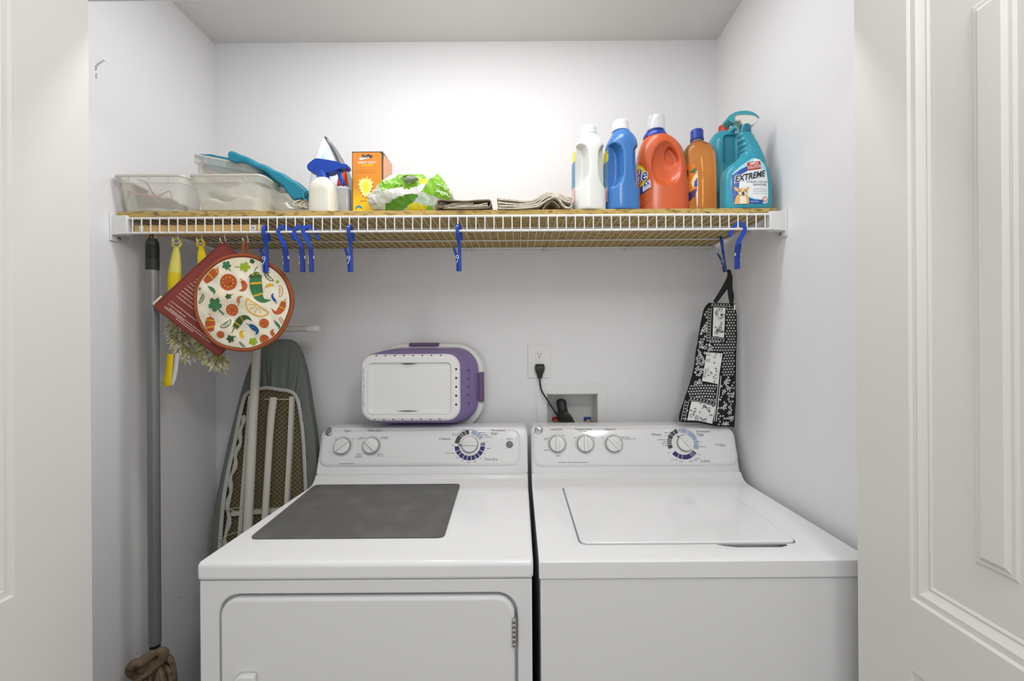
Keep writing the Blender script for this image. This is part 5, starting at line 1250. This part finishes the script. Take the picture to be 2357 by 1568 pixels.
jug('b', 'blue plastic jug with a white ribbed cap, between the white jug and the orange jug', 1430.5, YJ+.004, [(None, 37.8, .95, 0, 2.8), (450, 37.8, .95, 0, 2.8), (400, 38, .95, 0, 2.7), (345, 35.5, .95, 0, 2.6), (325, 31, .95, 2, 2.4), (314, 25, .95, 2.5, 2.2), (306, 20, .95, 1, 2), (300, 18, 1, 0, 2)], radians(14),
    mat('blue_jug_plastic', (62, 118, 184), .26), (282, 305, 19.8, -1), mat('white_cap', (234, 234, 232), .35), .20)

# orange detergent jug
YO = 1.285; c = onshelf(1523, YO); ko = YO/F
t = thing('detergent_jug', 'large orange detergent jug with a blue collar and clear cap', 'jug', tuple(c))
def zo_(py): return hb(py, YO, 1523)
Lk = [(0, .073, .044, 0, 0, 2.8), (.004, .0765, .047, 0, 0, 2.8), (zo_(455), .0765, .047, 0, 0, 2.8), (zo_(415), .0745, .047, -.001, 0, 2.6), (zo_(385), .0735, .046, -.002, 0, 2.6), (zo_(360), .0685, .044, -.003, 0, 2.5), (zo_(340), .059, .041, -.005, 0, 2.4), (zo_(325), .046, .036, -.009, 0, 2.2), (zo_(317), .033, .030, -.013, 0, 2), (zo_(313), .020, .020, -.014, 0, 2)]
L = Loft(Lk, 6); b = bmesh.new(); L.build(b, 48)
q = bmesh.new(); pc_ = P(1523, 385, YO)-c        # dished side
rs = []
for s in range(9):
    f = s/8; rr_ = sqrt(max(.0001, 1-f*f)); rs.append([(pc_.x+.000+.051*rr_*cos(a)*(1-.16*sin(a)), -.058+.036*f, pc_.z-.002+.073*rr_*sin(a)) for a in [2*pi*i/28 for i in range(28)]])
bm_rings(q, rs)
q2 = bmesh.new(); hp_ = P(1541, 362, YO)-c
bm_rings(q2, [[(hp_.x-.006+.017*cos(a)*(1-.25*sin(a))-.006*sin(a), y, hp_.z-.010+.026*sin(a)) for a in [2*pi*i/24 for i in range(24)]] for y in (-.08, -.020)])
me = csg(b, [(q, 'DIFFERENCE'), (q2, 'DIFFERENCE')], voxel=.0022, smooth=9); org = mat('orange_jug_plastic', (204, 92, 48), .28)
make_me('bottle', me, org, t, angle=70)
b = bmesh.new(); cl = P(1510, 315, YO)-c; bm_lathe(b, [(.036, cl.z-.007), (.036, cl.z+.0), (.031, cl.z+.008), (.025, cl.z+.010), (.025, cl.z+.019)], 28, (cl.x-.002, 0, 0), sy=.9); make('collar', b, mat('blue_collar', (34, 62, 156), .28), t)
b = bmesh.new(); z0, z1 = zo_(304), zo_(271); bm_lathe(b, [(.0275, z0), (.0275, z0+.006), (.0262, z1-.003), (.024, z1), (.001, z1)], 28, (cl.x-.001, 0, 0), cap=(True, False)); make('cap', b, mat('frosted_clear_cap', (226, 228, 230), .18, alpha=.5), t)
b = bmesh.new(); fr_ = lambda kk: (lambda u, v: (lambda p: L.front(p.x-c.x, p.z-c.z, kk))(P(u, v, YO-.046)))
def jp(poly, mi, kk=.0012): poly_map(b, poly, fr_(kk), mi, 5)
jp([(1472, 385), (1478, 364), (1488, 368), (1497, 385), (1502, 410), (1503, 440), (1498, 460), (1484, 470), (1470, 474)], 0)
jp([(1464+25*cos(a), 404+36*sin(a)) for a in [2*pi*i/36 for i in range(36)]], 1, .0018); jp([(1463+19*cos(a), 404+29*sin(a)) for a in [2*pi*i/36 for i in range(36)]], 0, .0024)
jp([(1466, 436), (1480, 424), (1498, 414), (1499, 432), (1480, 442), (1468, 446)], 2, .0026); jp([(1482, 421), (1497, 413), (1498, 431), (1482, 439)], 3, .0032)
text_bm(b, 'Tide', 40, lambda u, v: fr_(.0036)(1468+u*.62, 403-v-u*.10), 3, bold=.05, shear=.15); text_bm(b, 'Tide', 40, lambda u, v: fr_(.0042)(1468+u*.62, 403-v-u*.10), 2, bold=.0, shear=.15)
text_bm(b, '6X', 11, lambda u, v: fr_(.0038)(1489.5+u, 422-v+u*-.3), 2, bold=.03)
for y in (429, 432, 435): jp([(1484, y), (1496, y-5), (1496, y-4.2), (1484, y+.8)], 2, .0038)
for y in (450, 462): jp([(1474, y), (1490, y-5), (1490, y-4), (1474, y+1)], 4, .0022)
make('front_label', b, [mat('dark_orange_label', (196, 84, 26), .4), mat('yellow_ring_print', (232, 214, 30), .4), mat('blue_print', (30, 54, 150), .4), mat('white_print', (244, 242, 236)), mat('brown_print', (206, 116, 40))], t, recalc=False)

# clear amber cleaner bottle
YM = 1.30; c = onshelf(1610, YM); km = YM/F; t = thing('cleaner_bottle', 'clear bottle of amber cleaner with a blue screw cap, right of the orange jug', 'bottle', tuple(c))
zm = lambda py: hb(py, YM, 1610)
km_ = [(0, .044, .034, 0, 0, 2.6), (.004, .0475, .036, 0, 0, 2.6), (zm(455), .0475, .036, 0, 0, 2.6), (zm(395), .0472, .036, 0, 0, 2.6), (zm(365), .0465, .035, -.001, 0, 2.5), (zm(350), .0445, .034, -.002, 0, 2.4), (zm(339), .036, .030, -.003, 0, 2.2), (zm(333), .026, .024, -.004, 0, 2), (zm(329), .018, .018, -.005, 0, 2)]
_, LM = loftobj('bottle', km_, mat('amber_liquid', (246, 164, 84), .04, trans=.85, ior=1.33), t)
b = bmesh.new(); bm_lathe(b, [(.018, zm(331)), (.0165, zm(326)), (.0175, zm(324)), (.0165, zm(321))], 24, (-.006, 0, 0)); make('neck', b, mat('clear_neck', (200, 200, 200), .08, alpha=.45), t)
b = bmesh.new(); z0, z1 = zm(325), zm(301); bm_lathe(b, [(.0195, z0), (.0200, z0+.004), (.0188, z0+.0048), (.0185, z1-.003), (.0165, z1)], 28, (-.0065, 0, 0)); make('cap', b, mat('blue_screw_cap', (38, 64, 156), .35), t, angle=25)
b = bmesh.new(); fm = lambda kk: (lambda u, v: (lambda p: LM.front(max(-.0465, min(.0465, p.x-c.x)), p.z-c.z, kk))(P(u, v, YM-.035)))
def mp_(poly, mi, kk=.0008): poly_map(b, poly, fm(kk), mi, 5)
mp_([(1576, 388), (1590, 372), (1600, 380), (1605, 400), (1605, 440), (1596, 458), (1584, 466), (1578, 440)], 0)
mp_([(1580, 392), (1588, 386), (1588, 402), (1580, 406)], 1, .0014); mp_([(1590, 394), (1600, 386), (1604, 392), (1598, 398)], 4, .0014)
mp_([(1582, 444), (1604, 434), (1600, 452), (1586, 464)], 1, .0014); mp_([(1598, 404), (1604, 398), (1605, 430), (1596, 432), (1592, 418)], 2, .0014); mp_([(1599, 418), (1605, 408), (1605, 430), (1598, 430)], 3, .0018)
for y in (420, 428): mp_([(1581, y), (1592, y-4), (1592, y-3), (1581, y+1)], 2, .0014)
make('front_label', b, [mat('orange_clear_label', (226, 128, 48), .3), mat('purple_print', (70, 36, 100), .4), mat('cream_print', (240, 214, 150), .4), mat('blue_print', (30, 54, 150)), mat('green_dark_print', (62, 106, 60), .4)], t, recalc=False)

# big teal jug with a red cap
teal = mat('teal_plastic', (46, 146, 168), .3); teal_d = mat('deep_teal_plastic', (34, 112, 138), .3)
YK = 1.375; c = onshelf(1672, YK); kk_ = YK/F; t = thing('refill_jug', 'large teal refill jug with a red cap behind the trigger spray bottle', 'jug', tuple(c))
zk = lambda py: hb(py, YK, 1672)
LK = Loft([(0, .050, .045, 0, 0, 4), (.004, .054, .048, 0, 0, 4), (zk(440), .054, .048, 0, 0, 4), (zk(345), .054, .048, 0, 0, 3.6), (zk(328), .050, .044, -.002, 0, 3), (zk(315), .038, .034, -.006, 0, 2.4), (zk(308), .024, .024, -.010, 0, 2)], 6)
b = bmesh.new(); LK.build(b, 40); q = bmesh.new(); z0, z1 = zk(395), zk(322)
bm_rings(q, [[(u, y, v) for u, v in rrect(-.030+g, .020-g, z0+g, z1-g, .010, 5)] for y, g in ((-.07, -.004), (-.046, 0), (-.034, .006))])
me = csg(b, [(q, 'DIFFERENCE')], voxel=.0024, smooth=6); make_me('bottle', me, teal, t, angle=70)
b = bmesh.new(); p = P(1666, 300, YK)-c; bm_lathe(b, [(.0165, p.z-.012), (.0165, p.z+.010), (.014, p.z+.013)], 24, (p.x, 0, 0)); make('cap', b, mat('red_brown_cap', (176, 60, 44), .35), t)
b = bmesh.new(); bm_tube(b, catmull([Vector((-.004, -.030, zk(316))), Vector((.012, -.046, zk(310))), Vector((.022, -.054, zk(330))), Vector((.026, -.055, zk(370))), Vector((.025, -.050, zk(402)))], 6), [.010]*25, 12, flat=(1, .8)) ; make('handle', b, teal, t)

# trigger spray bottle, front
YP = 1.218; c = onshelf(1715, YP); kp = YP/F; t = thing('trigger_spray_bottle', 'teal stain remover spray bottle with a dog on its label', 'spray bottle', tuple(c))
zp = lambda py: hb(py, YP, 1715)
rows = [(470, 1661, 1772), (440, 1661.5, 1771), (412, 1662, 1767), (396, 1667, 1764), (384, 1677, 1761), (374, 1690, 1758), (364, 1701, 1755), (356, 1705.5, 1752), (351, 1703, 1750), (345, 1707, 1747.5), (339, 1702.5, 1745), (333, 1705, 1742), (327, 1700, 1739), (321, 1702, 1736), (315, 1699, 1733), (309, 1700, 1729)]
keys = [(0, .062, .030, .001, 0, 3), (.004, .066, .033, .001, 0, 3)]
for i, (py, a, d) in enumerate(rows):
    n_ = 3 if py > 395 else 2.4; ry = .034 if py > 395 else .034-.018*(395-py)/86; keys.append((zp(py), (d-a)/2*kp, ry, ((a+d)/2-1715)*kp, 0, n_))
_, LP_ = loftobj('bottle', keys, teal, t, seg=44)
b = bmesh.new(); p = P(1713, 300, YP)-c; bm_lathe(b, [(.0170, p.z-.011), (.0175, p.z-.008), (.0165, p.z+.008), (.015, p.z+.012)], 26, (p.x+.0008, 0, 0)); make('collar', b, teal_d, t)
WH = catmull([(1686, 271), (1698, 268), (1718, 268), (1733, 271), (1740.5, 279), (1738, 286), (1730, 292), (1721, 294), (1708, 294), (1703, 289), (1698, 283), (1686, 284)], 4, closed=True)
b = bmesh.new(); bm_prism(b, TR(WH, YP, c), -.014, .014, 'y'); hw_ = make('sprayer_body', b, mat('white_sprayer', (232, 232, 224), .3), t, bevel=.006, seg=4)
TT = catmull([(1669, 280), (1671, 274), (1684, 266), (1696, 262.5), (1712, 261.5), (1726, 264.5), (1736, 271), (1741, 278), (1734, 273), (1718, 270), (1700, 270), (1686, 273), (1685, 286), (1681, 289), (1673, 285)], 4, closed=True)
b = bmesh.new(); bm_prism(b, TR(TT, YP, c), -.0155, .0155, 'y'); make('sprayer_shroud', b, mat('light_teal_plastic', (66, 168, 178), .3), hw_, bevel=.005, seg=4)
b = bmesh.new(); bm_tube(b, [Vector((*v3,)) for v3 in [(P(x, y, YP)-c) for x, y in catmull([(1685, 287), (1693, 284), (1701, 287), (1704, 295), (1700, 303), (1697, 309)], 4)]], .0058, 10, flat=(1, .7)); make('trigger', b, mat('pale_teal_trigger', (120, 172, 160), .35), hw_)
b = bmesh.new(); fp = lambda kk: (lambda u, v: (lambda p: LP_.front(p.x-c.x, p.z-c.z, kk))(P(u, v, YP-.034)))
def z7(pts): return [(1650+x/13.06, 360+y/13.06) for x, y in pts]
def lp_(pts, mi, kk): poly_map(b, z7(pts), fp(kk), mi, 6)
LM_ = [mat('white_label', (232, 236, 240), .4), mat('blue_label_print', (36, 84, 160), .4), mat('pale_teal_label', (160, 214, 224), .4), mat('red_label', (178, 56, 44), .4), mat('black_print', (34, 36, 48)), mat('tan_fur_print', (216, 176, 112), .5), mat('cream_fur_print', (240, 224, 200), .5), mat('brown_muzzle_print', (96, 66, 60), .5), mat('pale_pink_text', (240, 206, 204), .5), mat('salmon_seal', (206, 140, 124), .5)]
full = [(480, 520), (700, 300), (900, 160), (1060, 60), (1130, 40), (1320, 80), (1420, 180), (1490, 330), (1520, 480), (1550, 700), (1562, 900), (1560, 1200), (1540, 1390), (1400, 1425), (1000, 1430), (540, 1430), (500, 1250), (470, 1000), (460, 750)]
lp_(full, 0, .0008)
lp_([(480, 520), (700, 300), (900, 160), (1060, 60), (1130, 40), (1125, 120), (1000, 200), (900, 290), (700, 400)], 2, .0011)
lp_([(475, 545), (700, 400), (900, 300), (920, 440), (760, 520), (680, 780), (665, 950), (760, 1200), (940, 1200), (1100, 1260), (1300, 1300), (1380, 1310), (1400, 1425), (540, 1430), (500, 1250), (470, 1000)], 1, .0012)
lp_([(1325, 80), (1420, 180), (1490, 330), (1500, 400), (1330, 380), (1340, 200)], 2, .0011)
lp_([(900, 1150), (960, 1200), (1130, 1270), (1350, 1290), (1350, 1310), (1130, 1300), (940, 1240)], 2, .0014)
lp_(rrect(905, 1320, 150, 420, 40, 4) and [(x, y+(1115-x)*.14) for x, y in rrect(912, 1322, 150, 405, 40, 4)], 3, .0016)
def lt(s, X, Y, h, mi, kk, sl=0, **k2): text_bm(b, s, h*1.33/13.06, lambda u, v: fp(kk)(1650+X/13.06+u, 360+Y/13.06-v-u*sl), mi, **k2)
lt('SIMPLE', 1115, 215, 92, 8, .0021, .14, bold=.03, sx=.72); lt('SOLUTION', 1122, 325, 92, 8, .0021, .14, bold=.03, sx=.66)
lt('EXTREME', 990, 610, 190, 0, .0016, .20, bold=.10, shear=.2, sx=.84); lt('EXTREME', 990, 610, 190, 4, .0024, .20, bold=.028, shear=.2, sx=.84)
lt('STAIN+ODOR', 1210, 775, 66, 4, .002, 0, sx=1.02, space=1.15); lt('REMOVER', 1290, 862, 66, 4, .002, 0, sx=1.02, space=1.1)
random.seed(9)
for y in (965, 1015, 1060, 1115):
    x = 1080
    while x < 1510: d = random.uniform(14, 34); lp_([(x, y), (x+d, y+2), (x+d, y+11), (x, y+9)], 4 if y > 1100 else 9, .0018) if False else lp_([(x, y), (x+d, y+2), (x+d, y+9), (x, y+7)], 4, .0018); x += d+random.choice((6, 12))
# the small dog on the label
lp_([(540, 1430), (560, 1300), (600, 1180), (680, 1130), (860, 1130), (930, 1200), (965, 1330), (960, 1430)], 5, .0020); lp_([(690, 1200), (860, 1200), (880, 1300), (870, 1430), (680, 1430)], 6, .0024)
lp_([(520, 925), (560, 915), (640, 960), (650, 1010), (600, 1060), (565, 1020)], 5, .0022); lp_([(965, 915), (900, 925), (860, 970), (880, 1040), (930, 1020), (960, 980)], 5, .0022)
lp_([(765+145*cos(a), 1070+118*sin(a)) for a in [2*pi*i/28 for i in range(28)]], 5, .0026); lp_([(768+100*cos(a), 1125+62*sin(a)) for a in [2*pi*i/24 for i in range(24)]], 6, .0029)
lp_([(775+45*cos(a), 1125+58*sin(a)) for a in [2*pi*i/20 for i in range(20)]], 7, .0032); lp_([(745, 960), (785, 960), (778, 1060), (755, 1060)], 6, .0030)
for ex in (682, 850): lp_([(ex+20*cos(a), 1045+18*sin(a)) for a in [2*pi*i/14 for i in range(14)]], 4, .0034)
lp_([(1450+80*cos(a), 1290+85*sin(a)) for a in [2*pi*i/24 for i in range(24)]], 9, .0018); lp_([(1450+52*cos(a), 1290+52*sin(a)) for a in [2*pi*i/24 for i in range(24)]], 8, .0022)
x = 1010
while x < 1250: d = random.uniform(12, 26); lp_([(x, 1350), (x+d, 1350), (x+d, 1368), (x, 1368)], 0, .0018); x += d+8
make('front_label', b, LM_, t, recalc=False)
